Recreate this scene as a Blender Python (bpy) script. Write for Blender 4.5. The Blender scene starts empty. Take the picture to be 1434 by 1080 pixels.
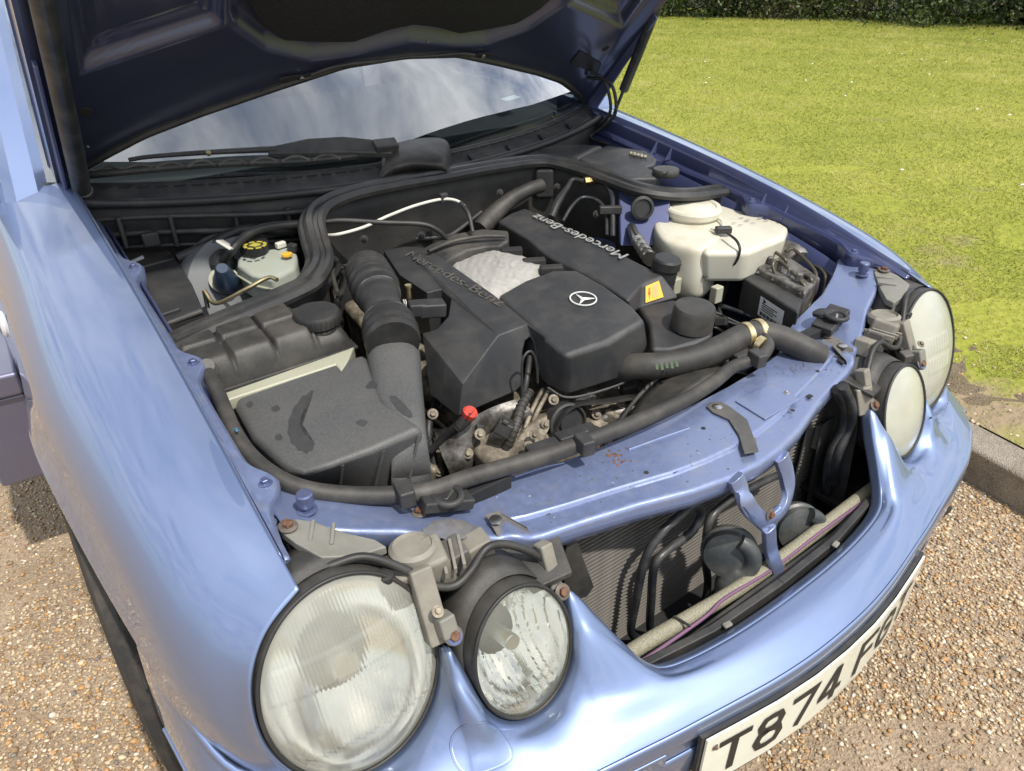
import bpy, bmesh, math, random
import numpy as np
from mathutils import Vector, Matrix, Euler
random.seed(7); rng = np.random.default_rng(7)
SC = bpy.context.scene
COL = SC.collection

# ------------------------------------------------------------------ camera
CAM_POS = np.array([-0.75813, -0.25550, 1.28689])
CAM_F = np.array([0.50183425, 0.69056975, -0.52084144])
CAM_R = np.array([0.80555664, -0.59244503, -0.00934776])
CAM_U = np.array([0.31502521, 0.41487626, 0.85360226])
FPX = 992.66
cd = bpy.data.cameras.new('camera'); cam = bpy.data.objects.new('camera', cd); COL.objects.link(cam)
cd.sensor_fit = 'HORIZONTAL'; cd.sensor_width = 36.0; cd.lens = FPX / 1434.0 * 36.0
cd.clip_start = 0.02; cd.clip_end = 2000.0
m = Matrix.Identity(4)
for i in range(3):
    m[i][0] = CAM_R[i]; m[i][1] = CAM_U[i]; m[i][2] = -CAM_F[i]; m[i][3] = CAM_POS[i]
cam.matrix_world = m
SC.camera = cam

# ------------------------------------------------------------------ sky and sun
SUN_EL = math.radians(60); SUN_AZ = math.radians(173)      # azimuth clockwise from +y
world = bpy.data.worlds.new('World'); SC.world = world; world.use_nodes = True
wn = world.node_tree; wn.nodes.clear()
def WN(t, **k):
    n = wn.nodes.new(t)
    for a, b in k.items(): setattr(n, a, b)
    return n
wo = WN('ShaderNodeOutputWorld'); bg = WN('ShaderNodeBackground'); bg.inputs['Strength'].default_value = 0.112
sky = WN('ShaderNodeTexSky'); sky.sky_type = 'NISHITA'; sky.sun_disc = False
sky.sun_elevation = SUN_EL; sky.sun_rotation = SUN_AZ; sky.air_density = 1.0; sky.dust_density = 1.0; sky.ozone_density = 1.5
tc = WN('ShaderNodeTexCoord'); sep = WN('ShaderNodeSeparateXYZ'); wn.links.new(tc.outputs['Generated'], sep.inputs[0])
zc = WN('ShaderNodeMath', operation='ADD'); zc.inputs[1].default_value = 0.16; wn.links.new(sep.outputs['Z'], zc.inputs[0])
zm = WN('ShaderNodeMath', operation='MAXIMUM'); zm.inputs[1].default_value = 0.05; wn.links.new(zc.outputs[0], zm.inputs[0])
dx = WN('ShaderNodeMath', operation='DIVIDE'); wn.links.new(sep.outputs['X'], dx.inputs[0]); wn.links.new(zm.outputs[0], dx.inputs[1])
dy = WN('ShaderNodeMath', operation='DIVIDE'); wn.links.new(sep.outputs['Y'], dy.inputs[0]); wn.links.new(zm.outputs[0], dy.inputs[1])
cmb = WN('ShaderNodeCombineXYZ'); wn.links.new(dx.outputs[0], cmb.inputs[0]); wn.links.new(dy.outputs[0], cmb.inputs[1])
nz = WN('ShaderNodeTexNoise'); nz.inputs['Scale'].default_value = 2.7; nz.inputs['Detail'].default_value = 9; nz.inputs['Roughness'].default_value = 0.6; nz.inputs['Distortion'].default_value = 0.5
wn.links.new(cmb.outputs[0], nz.inputs['Vector'])
cr_ = WN('ShaderNodeValToRGB'); cr_.color_ramp.elements[0].position = 0.32; cr_.color_ramp.elements[1].position = 0.59
wn.links.new(nz.outputs['Fac'], cr_.inputs[0])
mixc = WN('ShaderNodeMixRGB'); mixc.inputs[2].default_value = (10.8, 11.0, 11.3, 1)
cf = WN('ShaderNodeMath', operation='MULTIPLY'); cf.inputs[1].default_value = 0.88
hz_ = WN('ShaderNodeMapRange'); hz_.inputs['From Min'].default_value = 0.0; hz_.inputs['From Max'].default_value = 0.22; hz_.inputs['To Min'].default_value = 0.25; wn.links.new(sep.outputs['Z'], hz_.inputs[0])
cg = WN('ShaderNodeMath', operation='MULTIPLY'); wn.links.new(cr_.outputs[0], cg.inputs[0]); wn.links.new(hz_.outputs[0], cg.inputs[1])
wn.links.new(cg.outputs[0], cf.inputs[0]); wn.links.new(cf.outputs[0], mixc.inputs[0])
wn.links.new(sky.outputs[0], mixc.inputs[1]); wn.links.new(mixc.outputs[0], bg.inputs['Color']); wn.links.new(bg.outputs[0], wo.inputs[0])

sd = bpy.data.lights.new('sun', 'SUN'); sun = bpy.data.objects.new('sun', sd); COL.objects.link(sun)
sd.energy = 3.3; sd.angle = math.radians(1.5); sd.color = (1.0, 0.95, 0.87)
sdir = Vector((math.sin(SUN_AZ) * math.cos(SUN_EL), math.cos(SUN_AZ) * math.cos(SUN_EL), math.sin(SUN_EL)))
sun.rotation_euler = sdir.to_track_quat('Z', 'Y').to_euler()
sun.location = (3, -4, 6)

SC.render.engine = 'CYCLES'
SC.view_settings.view_transform = 'Standard'; SC.view_settings.look = 'None'
SC.view_settings.exposure = 0.42; SC.view_settings.gamma = 1.0
SC.view_settings.use_curve_mapping = False
SC.cycles.max_bounces = 10; SC.cycles.transparent_max_bounces = 12; SC.cycles.caustics_reflective = False; SC.cycles.caustics_refractive = False
SC.cycles.sample_clamp_indirect = 6.0

# ------------------------------------------------------------------ helpers
def at(px, py, X=None, Y=None, Z=None):
    """world point where the view through a photo pixel meets the plane x=X, y=Y or z=Z"""
    d = CAM_F + CAM_R * (px - 717) / FPX - CAM_U * (py - 540) / FPX
    if X is not None: t = (X - CAM_POS[0]) / d[0]
    elif Y is not None: t = (Y - CAM_POS[1]) / d[1]
    else: t = (Z - CAM_POS[2]) / d[2]
    return CAM_POS + t * d
def zs(pts, z): return [at(p[0], p[1], Z=(p[2] if len(p) > 2 else z)) for p in pts]

def link(o, parent=None):
    COL.objects.link(o)
    if parent is not None: o.parent = parent
    return o
def obj(name, me, mat, parent=None, label=None, bevel=0, bang=35, bseg=2, solid=0, subsurf=0, kind=None):
    o = bpy.data.objects.new(name, me); link(o, parent)
    if mat is not None:
        if len(me.materials): me.materials.clear()
        for mm in (mat if isinstance(mat, (list, tuple)) else [mat]): me.materials.append(mm)
    if label: o['label'] = label
    if kind: o['kind'] = kind
    if solid:
        md = o.modifiers.new('solid', 'SOLIDIFY'); md.thickness = solid; md.offset = -1
    if bevel:
        md = o.modifiers.new('bevel', 'BEVEL'); md.width = bevel; md.segments = bseg; md.limit_method = 'ANGLE'
        md.angle_limit = math.radians(bang); md.harden_normals = True
    if subsurf:
        md = o.modifiers.new('sub', 'SUBSURF'); md.levels = subsurf; md.render_levels = subsurf
    return o
def mk(name, verts, faces, smooth=None, recalc=True):
    me = bpy.data.meshes.new(name)
    me.from_pydata([tuple(map(float, v)) for v in verts], [], [tuple(f) for f in faces])
    if recalc:
        bm = bmesh.new(); bm.from_mesh(me); bmesh.ops.remove_doubles(bm, verts=bm.verts, dist=1e-6)
        bmesh.ops.recalc_face_normals(bm, faces=bm.faces); bm.to_mesh(me); bm.free()
    if smooth is not None:
        me.polygons.foreach_set('use_smooth', [True] * len(me.polygons))
        if smooth < 180: me.set_sharp_from_angle(angle=math.radians(smooth))
    me.update(); return me
def cr(P, n, closed=False):
    """Catmull-Rom resampling of a list of points (any dimension) to n samples"""
    P = np.asarray(P, float); k = len(P)
    if closed: Q = np.concatenate([P[-1:], P, P[:2]]); segs = k
    else: Q = np.concatenate([2 * P[:1] - P[1:2], P, 2 * P[-1:] - P[-2:-1]]); segs = k - 1
    u = np.linspace(0, segs, n, endpoint=not closed); i = np.minimum(u.astype(int), segs - 1); t = (u - i)
    t = t.reshape(-1, *([1] * (P.ndim - 1)))
    a, b, c, d = Q[i], Q[i + 1], Q[i + 2], Q[i + 3]
    return 0.5 * (2 * b + (c - a) * t + (2 * a - 5 * b + 4 * c - d) * t ** 2 + (3 * b - a - 3 * c + d) * t ** 3)
def arc(P, n, closed=False):
    """same, but evenly spaced along the curve"""
    D = cr(P, max(200, n * 8), closed); 
    if closed: D = np.concatenate([D, D[:1]])
    L = np.concatenate([[0], np.cumsum(np.linalg.norm(np.diff(D, axis=0), axis=1))])
    s = np.linspace(0, L[-1], n, endpoint=not closed)
    return np.stack([np.interp(s, L, D[:, k]) for k in range(D.shape[1])], -1)
def grid(G, cu=False, cv=False, cap=False):
    n, m_ = G.shape[:2]; V = G.reshape(-1, 3); F = []
    for i in range(n if cu else n - 1):
        for j in range(m_ if cv else m_ - 1):
            a = i * m_ + j; b = i * m_ + (j + 1) % m_; c = ((i + 1) % n) * m_ + (j + 1) % m_; d = ((i + 1) % n) * m_ + j
            F.append((a, b, c, d))
    if cap: F.append(tuple(range(m_))[::-1]); F.append(tuple((n - 1) * m_ + j for j in range(m_)))
    return V, F
def surf(name, ctrl, nu, nv, mat, parent=None, smooth=60, **k):
    G = cr(np.asarray(ctrl, float), nu); G = np.swapaxes(cr(np.swapaxes(G, 0, 1), nv), 0, 1)
    V, F = grid(G); return obj(name, mk(name, V, F, smooth), mat, parent, **k)
def frames(P):
    """parallel-transport frames along a polyline"""
    P = np.asarray(P, float); T = np.gradient(P, axis=0); T /= np.linalg.norm(T, axis=1)[:, None] + 1e-12
    a = np.array([0, 0, 1.0]); 
    if abs(T[0] @ a) > 0.95: a = np.array([1.0, 0, 0])
    N = [np.cross(np.cross(T[0], a), T[0])]; N[0] /= np.linalg.norm(N[0])
    for i in range(1, len(P)):
        v = N[-1] - T[i] * (N[-1] @ T[i]); N.append(v / np.linalg.norm(v))
    N = np.array(N); B = np.cross(T, N); return T, N, B
def tubemesh(pts, r, n=40, seg=12, smooth_path=True):
    P = arc(pts, n) if smooth_path else np.asarray(pts, float)
    r = np.atleast_1d(np.asarray(r, float)); rr = np.interp(np.linspace(0, 1, len(P)), np.linspace(0, 1, len(r)), r)
    T, N, B = frames(P); th = np.linspace(0, 2 * np.pi, seg, endpoint=False)
    G = P[:, None] + rr[:, None, None] * (np.cos(th)[None, :, None] * N[:, None] + np.sin(th)[None, :, None] * B[:, None])
    return grid(G, cv=True, cap=True)
def tube(name, pts, r, mat, parent=None, n=40, seg=12, sp=True, **k):
    V, F = tubemesh(pts, r, n, seg, sp); return obj(name, mk(name, V, F, 50), mat, parent, **k)
def ribbon(name, pts, prof, mat, parent=None, n=80, up=None, **k):
    """sweep an open/closed 2-D profile [(side, up)] along a path, 'up' held to world z"""
    P = arc(pts, n); T = np.gradient(P, axis=0); T /= np.linalg.norm(T, axis=1)[:, None]
    U = np.array([0, 0, 1.0] if up is None else up); S = np.cross(T, U); S /= np.linalg.norm(S, axis=1)[:, None]
    W = np.cross(S, T); prof = np.asarray(prof, float)
    G = P[:, None] + prof[None, :, 0, None] * S[:, None] + prof[None, :, 1, None] * W[:, None]
    V, F = grid(G, cv=True, cap=True); return obj(name, mk(name, V, F, 40), mat, parent, **k)
def lathe(name, prof, loc, axis, mat, parent=None, seg=36, smooth=35, sx=1.0, ref=None, **k):
    """revolve profile [(radius, height)] about axis through loc"""
    ax = Vector(axis).normalized(); q = ax.to_track_quat('Z', 'Y').to_matrix()
    th = np.linspace(0, 2 * np.pi, seg, endpoint=False); V = []
    for r, h in prof:
        for t in th: V.append(Vector(loc) + q @ Vector((r * math.cos(t) * sx, r * math.sin(t), h)))
    n = len(prof); F = []
    for i in range(n - 1):
        for j in range(seg): F.append((i * seg + j, i * seg + (j + 1) % seg, (i + 1) * seg + (j + 1) % seg, (i + 1) * seg + j))
    F.append(tuple(range(seg))[::-1]); F.append(tuple((n - 1) * seg + j for j in range(seg)))
    return obj(name, mk(name, V, F, smooth), mat, parent, **k)
def slab(name, top, bot, mat, parent=None, bevel=0.004, smooth=30, bseg=3, **k):
    n = len(top); V = list(top) + list(bot)
    F = [tuple(range(n)), tuple(range(2 * n - 1, n - 1, -1))] + [(i, (i + 1) % n, n + (i + 1) % n, n + i) for i in range(n)]
    return obj(name, mk(name, V, F, smooth), mat, parent, bevel=bevel, bseg=bseg, **k)
def prism(name, outline, vec, mat, parent=None, bevel=0.003, **k):
    v = np.array(vec, float); o = [np.asarray(p, float) for p in outline]
    return slab(name, o, [p + v for p in o], mat, parent, bevel, **k)
def box(name, loc, size, mat, parent=None, rot=(0, 0, 0), bevel=0.003, M=None, **k):
    R = M if M is not None else Euler(rot).to_matrix(); s = [v / 2 for v in size]
    c = [Vector(loc) + R @ Vector((a * s[0], b * s[1], cc * s[2])) for cc in (1, -1) for a, b in ((-1, -1), (1, -1), (1, 1), (-1, 1))]
    return slab(name, c[:4], c[4:], mat, parent, bevel, **k)
def cyl(name, p0, p1, r, mat, parent=None, seg=24, r1=None, bevel=0.0, **k):
    p0 = Vector(p0); p1 = Vector(p1); h = (p1 - p0).length; r1 = r if r1 is None else r1
    b = min(0.15 * min(r, r1), h * 0.3)
    return lathe(name, [(r, 0), (r1, h - b), (r1 - b, h)], p0, p1 - p0, mat, parent, seg, **k)
def bolt(name, p, ax, r, mat, parent, wmat=None):
    ax = Vector(ax).normalized(); p = Vector(p); q = ax.to_track_quat('Z', 'Y').to_matrix(); V = []; F = []
    r = r * .8
    o = lathe(name, [(r * 1.75, 0), (r * 1.75, r * .3), (r * 1.3, r * .45)], p, ax, wmat or (steel_d if mat is rust else mat), parent, 20)
    lathe('bolt_head', [(r, r * .4), (r, r * 1.15), (r * .8, r * 1.3)], p, ax, mat, o, 6, 20)
    return o
def cut(o, cutters):
    """boolean difference, baked; the cutters are removed again"""
    for c in cutters:
        md = o.modifiers.new('cut', 'BOOLEAN'); md.operation = 'DIFFERENCE'; md.object = c; md.solver = 'EXACT'
        # keep the boolean before any bevel
        i = len(o.modifiers) - 1; o.modifiers.move(i, 0)
    keep = [(x.type, x.width, x.segments, x.angle_limit) for x in o.modifiers if x.type == 'BEVEL']
    for x in [x for x in o.modifiers if x.type == 'BEVEL']: o.modifiers.remove(x)
    dg = bpy.context.evaluated_depsgraph_get(); dg.update()
    me = bpy.data.meshes.new_from_object(o.evaluated_get(dg)); mats = list(o.data.materials)
    o.modifiers.clear(); o.data = me
    me.materials.clear()
    for x in mats: me.materials.append(x)
    me.polygons.foreach_set('material_index', [0] * len(me.polygons))
    me.polygons.foreach_set('use_smooth', [True] * len(me.polygons)); me.set_sharp_from_angle(angle=math.radians(32))
    for t, w, s, a in keep:
        md = o.modifiers.new('bevel', 'BEVEL'); md.width = w; md.segments = s; md.limit_method = 'ANGLE'; md.angle_limit = a
    for c in cutters: bpy.data.objects.remove(c, do_unlink=True)
    return o
def text(name, s, loc, xdir, ydir, size, mat, parent, depth=0.0015, sx=1.0, shear=0.0, align='CENTER', bend=None):
    cu = bpy.data.curves.new('t', 'FONT'); cu.body = s; cu.size = size; cu.extrude = depth; cu.align_x = align; cu.align_y = 'CENTER'; cu.shear = shear
    o = bpy.data.objects.new('t', cu); COL.objects.link(o); dg = bpy.context.evaluated_depsgraph_get(); dg.update()
    me = bpy.data.meshes.new_from_object(o.evaluated_get(dg)); bpy.data.objects.remove(o, do_unlink=True)
    x = Vector(xdir).normalized(); y = Vector(ydir); y = (y - x * y.dot(x)).normalized(); z = x.cross(y); L = Vector(loc)
    for v in me.vertices:
        p = v.co.copy(); v.co = bend(p.x * sx, p.y, p.z) if bend else L + x * p.x * sx + y * p.y + z * p.z
    return obj(name, me, mat, parent)

# ------------------------------------------------------------------ materials
def mat(name, base, rough=0.5, metal=0.0, var=0.0, vscale=30.0, bump=0.0, bscale=120.0, dust=None, dustamt=0.0, dscale=9.0,
        coat=0.0, coatr=0.03, spec=0.5, trans=0.0, sss=0.0, sheen=0.0, rvar=0.0, stretch=None, dpos=(0.45, 0.7)):
    """Principled material with noise-driven colour variation, dust/dirt patches and fine bump"""
    M_ = bpy.data.materials.new(name); M_.use_nodes = True; nt = M_.node_tree; b = nt.nodes['Principled BSDF']
    b.inputs['Base Color'].default_value = (*base, 1); b.inputs['Roughness'].default_value = rough; b.inputs['Metallic'].default_value = metal
    b.inputs['Coat Weight'].default_value = coat; b.inputs['Coat Roughness'].default_value = coatr
    b.inputs['Specular IOR Level'].default_value = spec; b.inputs['Transmission Weight'].default_value = trans
    if sss: b.inputs['Subsurface Weight'].default_value = sss; b.inputs['Subsurface Radius'].default_value = (0.03, 0.025, 0.02); b.inputs['Subsurface Scale'].default_value = 0.4
    tc = nt.nodes.new('ShaderNodeTexCoord'); co = tc.outputs['Object']
    if stretch:
        mp = nt.nodes.new('ShaderNodeMapping'); mp.inputs['Scale'].default_value = stretch; nt.links.new(co, mp.inputs[0]); co = mp.outputs[0]
    def noise(s, d=5, r=0.6):
        n = nt.nodes.new('ShaderNodeTexNoise'); n.inputs['Scale'].default_value = s; n.inputs['Detail'].default_value = d; n.inputs['Roughness'].default_value = r
        nt.links.new(co, n.inputs['Vector']); return n.outputs['Fac']
    def ramp(f, a, c):
        r = nt.nodes.new('ShaderNodeMapRange'); r.inputs['From Min'].default_value = a; r.inputs['From Max'].default_value = c; nt.links.new(f, r.inputs[0]); return r.outputs[0]
    col = None
    if var:
        mx = nt.nodes.new('ShaderNodeMixRGB'); mx.inputs[1].default_value = tuple(min(1, c * (1 - var)) for c in base) + (1,); mx.inputs[2].default_value = tuple(min(1, c * (1 + var)) for c in base) + (1,)
        nt.links.new(ramp(noise(vscale), 0.3, 0.7), mx.inputs[0]); col = mx.outputs[0]
    if dust:
        mx = nt.nodes.new('ShaderNodeMixRGB'); mx.inputs[2].default_value = (*dust, 1)
        if col is not None: nt.links.new(col, mx.inputs[1])
        else: mx.inputs[1].default_value = (*base, 1)
        f = ramp(noise(dscale, 8, 0.68), *dpos)
        k = nt.nodes.new('ShaderNodeMath'); k.operation = 'MULTIPLY'; k.inputs[1].default_value = dustamt; nt.links.new(f, k.inputs[0]); nt.links.new(k.outputs[0], mx.inputs[0]); col = mx.outputs[0]
    if col is not None: nt.links.new(col, b.inputs['Base Color'])
    if rvar:
        r = nt.nodes.new('ShaderNodeMapRange'); r.inputs['From Min'].default_value = .3; r.inputs['From Max'].default_value = .7
        r.inputs['To Min'].default_value = max(0, rough - rvar); r.inputs['To Max'].default_value = min(1, rough + rvar)
        nt.links.new(noise(dscale * 1.7, 6), r.inputs[0]); nt.links.new(r.outputs[0], b.inputs['Roughness'])
    if bump:
        bp = nt.nodes.new('ShaderNodeBump'); bp.inputs['Strength'].default_value = bump; bp.inputs['Distance'].default_value = 0.002
        nt.links.new(noise(bscale, 4), bp.inputs['Height']); nt.links.new(bp.outputs[0], b.inputs['Normal'])
    return M_

DUST = (0.30, 0.27, 0.22)
paint = mat('blue metallic paint', (0.19, 0.255, 0.43), 0.45, 0.80, var=0.05, vscale=900, coat=1.0, coatr=0.03, dust=(0.26, 0.29, 0.40), dustamt=0.12, dscale=6)
paint.node_tree.nodes['Principled BSDF'].inputs['Coat IOR'].default_value = 1.62
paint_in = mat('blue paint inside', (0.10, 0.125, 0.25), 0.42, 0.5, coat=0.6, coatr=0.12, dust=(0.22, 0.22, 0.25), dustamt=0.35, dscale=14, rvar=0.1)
paint_under = mat('shade darkened underside paint', (0.034, 0.040, 0.086), 0.42, 0.4, coat=0.9, coatr=0.16, dust=(0.05, 0.05, 0.06), dustamt=0.4, dscale=10)  # body paint darkened: underside shade put into the base colour
paint_slam = mat('scuffed blue paint', (0.19, 0.235, 0.40), 0.42, 0.5, coat=0.7, coatr=0.10, dust=(0.26, 0.27, 0.31), dustamt=0.55, dscale=45, dpos=(0.50, 0.70), bump=0.15, bscale=90, rvar=0.14)
plastic = mat('black plastic', (0.027, 0.027, 0.028), 0.52, var=0.2, vscale=25, bump=0.25, bscale=700, dust=DUST, dustamt=0.13, dscale=11, rvar=0.1)
plastic_d = mat('dusty black plastic', (0.022, 0.0215, 0.021), 0.5, var=0.25, vscale=20, bump=0.3, bscale=600, dust=DUST, dustamt=0.17, dscale=10, dpos=(0.36, 0.68), rvar=0.08)
plastic_g = mat('grey dirty plastic', (0.07, 0.067, 0.064), 0.6, var=0.2, vscale=20, bump=0.2, bscale=400, dust=DUST, dustamt=0.3, dscale=12)
cover = mat('engine cover plastic', (0.034, 0.035, 0.037), 0.40, var=0.12, vscale=14, bump=0.45, bscale=900, dust=DUST, dustamt=0.13, dscale=16, dpos=(0.46, 0.74), rvar=0.07)
cover_d = mat('scuffed cover plastic', (0.032, 0.031, 0.030), 0.5, var=0.2, vscale=18, bump=0.35, bscale=900, dust=(0.2, 0.18, 0.15), dustamt=0.35, dscale=9, rvar=0.08)
airbox_m = mat('grey airbox plastic', (0.078, 0.079, 0.079), 0.55, var=0.25, vscale=330, bump=0.35, bscale=420, dust=(0.11, 0.105, 0.095), dustamt=0.5, dscale=8, rvar=0.1)
rubber = mat('black rubber', (0.019, 0.019, 0.019), 0.5, var=0.15, vscale=30, dust=DUST, dustamt=0.11, dscale=13)
hose_m = mat('dusty rubber hose', (0.032, 0.030, 0.028), 0.58, var=0.2, vscale=40, bump=0.2, bscale=500, dust=DUST, dustamt=0.17, dscale=16)
seal_m = mat('rubber seal', (0.024, 0.024, 0.024), 0.42, var=0.15, vscale=30, dust=DUST, dustamt=0.13, dscale=12)
bulk_m = mat('grimy bulkhead lining', (0.020, 0.019, 0.018), 0.7, var=0.3, vscale=18, bump=0.3, bscale=200, dust=(0.09, 0.078, 0.06), dustamt=0.22, dscale=9)
dark = mat('dark void plastic', (0.012, 0.012, 0.013), 0.8, dust=DUST, dustamt=0.08)
metal = mat('dull aluminium', (0.27, 0.26, 0.245), 0.5, 0.6, var=0.25, vscale=40, dust=(0.06, 0.05, 0.04), dustamt=0.85, dscale=28, dpos=(0.40, 0.60), bump=0.3, bscale=200)
cast = mat('dirty cast metal', (0.30, 0.26, 0.20), 0.65, 0.4, var=0.4, vscale=45, dust=(0.05, 0.04, 0.03), dustamt=0.85, dscale=26, bump=0.6, bscale=160, dpos=(0.4, 0.62))
plenum = mat('frosted cast aluminium', (0.40, 0.39, 0.365), 0.65, 0.2, var=0.15, vscale=260, bump=0.8, bscale=160, dust=(0.27, 0.25, 0.21), dustamt=0.5, dscale=130, stretch=(1.0, .4, 1.0))
steel = mat('bare steel', (0.55, 0.54, 0.52), 0.32, 1.0, dust=(0.2, 0.17, 0.13), dustamt=0.3, dscale=40)
zinc = mat('yellow zinc', (0.62, 0.52, 0.30), 0.38, 0.9, dust=(0.25, 0.17, 0.08), dustamt=0.4, dscale=50)
rust = mat('rusty steel', (0.13, 0.058, 0.032), 0.85, 0.1, var=0.4, vscale=120, bump=0.5, bscale=400, dust=(0.22, 0.15, 0.11), dustamt=0.6, dscale=120)
silver = mat('silver emblem', (0.74, 0.74, 0.72), 0.5, 0.15)
letter = mat('worn silver lettering', (0.36, 0.36, 0.34), 0.5, 0.1, dust=(0.08, 0.08, 0.08), dustamt=0.6, dscale=60)
letter_d = mat('dirty raised lettering', (0.10, 0.095, 0.085), 0.6, 0.1, dust=(0.04, 0.04, 0.04), dustamt=0.7, dscale=60)
tank_m = mat('milky plastic tank', (0.60, 0.575, 0.47), 0.40, sss=0.15, var=0.06, vscale=12, dust=(0.42, 0.33, 0.22), dustamt=0.45, dscale=13, dpos=(0.5, 0.75))
tank_b = mat('pale green plastic', (0.38, 0.38, 0.29), 0.45, sss=0.1, dust=(0.3, 0.27, 0.2), dustamt=0.4, dscale=14)
fluid_m = mat('translucent reservoir', (0.36, 0.39, 0.34), 0.35, sss=0.2, dust=(0.36, 0.33, 0.2), dustamt=0.35, dscale=16)
beige = mat('dirty beige plastic', (0.22, 0.205, 0.17), 0.6, var=0.15, vscale=30, dust=(0.14, 0.12, 0.10), dustamt=0.5, dscale=25)
greyb = mat('grey plastic bracket', (0.20, 0.195, 0.17), 0.55, var=0.12, vscale=20, dust=(0.12, 0.11, 0.09), dustamt=0.45, dscale=18)
steel_d = mat('dull dirty washer', (0.16, 0.14, 0.12), 0.6, 0.4, var=0.3, vscale=80, dust=(0.12, 0.07, 0.045), dustamt=0.6, dscale=60)
red = mat('red plastic', (0.62, 0.07, 0.05), 0.4, dust=(0.3, 0.1, 0.07), dustamt=0.2)
yellow_s = mat('orange warning sticker', (0.85, 0.42, 0.03), 0.5)
white_s = mat('white sticker', (0.72, 0.73, 0.74), 0.5, dust=(0.4, 0.38, 0.34), dustamt=0.25, dscale=40)
ink = mat('black ink', (0.015, 0.015, 0.016), 0.5)
redink = mat('red ink', (0.55, 0.04, 0.02), 0.5)
greyink = mat('grey ink', (0.32, 0.31, 0.29), 0.6)
fin_m = mat('condenser fins', (0.022, 0.018, 0.016), 0.8, 0.1, var=0.3, vscale=300, dust=(0.06, 0.045, 0.03), dustamt=0.5, dscale=10)
tubealu = mat('dusty condenser tube', (0.21, 0.195, 0.175), 0.6, 0.3, var=0.2, vscale=60, dust=(0.11, 0.095, 0.08), dustamt=0.6, dscale=30)
pipe_m = mat('black painted pipe', (0.018, 0.021, 0.026), 0.38, dust=DUST, dustamt=0.2, dscale=16)
horn_m = mat('grey black horn', (0.05, 0.056, 0.058), 0.42, var=0.2, vscale=25, dust=DUST, dustamt=0.35, dscale=15)
braid = mat('braided loom', (0.27, 0.25, 0.18), 0.6, var=0.35, vscale=420, bump=0.8, bscale=500)
purple = mat('purple cable', (0.17, 0.085, 0.15), 0.5)
bulk_y = mat('dull yellow print', (0.42, 0.36, 0.05), 0.6)
plate_m = mat('white number plate', (0.76, 0.77, 0.66), 0.28, coat=0.6, coatr=0.08, dust=(0.55, 0.52, 0.42), dustamt=0.3, dscale=10)
tyre_m = mat('tyre rubber', (0.022, 0.021, 0.020), 0.8, bump=0.3, bscale=300, dust=(0.16, 0.13, 0.1), dustamt=0.35, dscale=15)
insul = mat('black insulation felt', (0.013, 0.013, 0.014), 0.95, var=0.5, vscale=200, bump=0.8, bscale=240)
leather = mat('blue grey leather', (0.30, 0.40, 0.50), 0.55, var=0.1, vscale=30)
dash_m = mat('charcoal dashboard', (0.05, 0.05, 0.055), 0.6, bump=0.3, bscale=700)
pale = mat('pale foam clip', (0.62, 0.60, 0.53), 0.6)
brass = mat('brass fitting', (0.62, 0.45, 0.20), 0.35, 1.0)
chrome = mat('lamp reflector', (0.92, 0.92, 0.90), 0.14, 1.0)

def wear(name, base, patches, rough=0.4):
    pass

def glassmat(name, tint, ior=1.5, rough=0.0, k=1.0):
    M_ = bpy.data.materials.new(name); M_.use_nodes = True; nt = M_.node_tree; nt.nodes.clear()
    out = nt.nodes.new('ShaderNodeOutputMaterial'); tr = nt.nodes.new('ShaderNodeBsdfTransparent'); tr.inputs[0].default_value = (*tint, 1)
    gl = nt.nodes.new('ShaderNodeBsdfGlossy'); gl.inputs['Roughness'].default_value = rough; gl.inputs[0].default_value = (1, 1, 1, 1)
    fr = nt.nodes.new('ShaderNodeFresnel'); fr.inputs[0].default_value = ior
    mu = nt.nodes.new('ShaderNodeMath'); mu.operation = 'MULTIPLY'; mu.inputs[1].default_value = k; mu.use_clamp = True; nt.links.new(fr.outputs[0], mu.inputs[0])
    mx = nt.nodes.new('ShaderNodeMixShader'); nt.links.new(mu.outputs[0], mx.inputs[0]); nt.links.new(tr.outputs[0], mx.inputs[1]); nt.links.new(gl.outputs[0], mx.inputs[2]); nt.links.new(mx.outputs[0], out.inputs[0])
    return M_
screen_glass = glassmat('windscreen glass', (0.70, 0.80, 0.80), 1.55, k=5.0)
side_glass = glassmat('side window glass', (0.72, 0.80, 0.78), 1.5)
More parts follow.
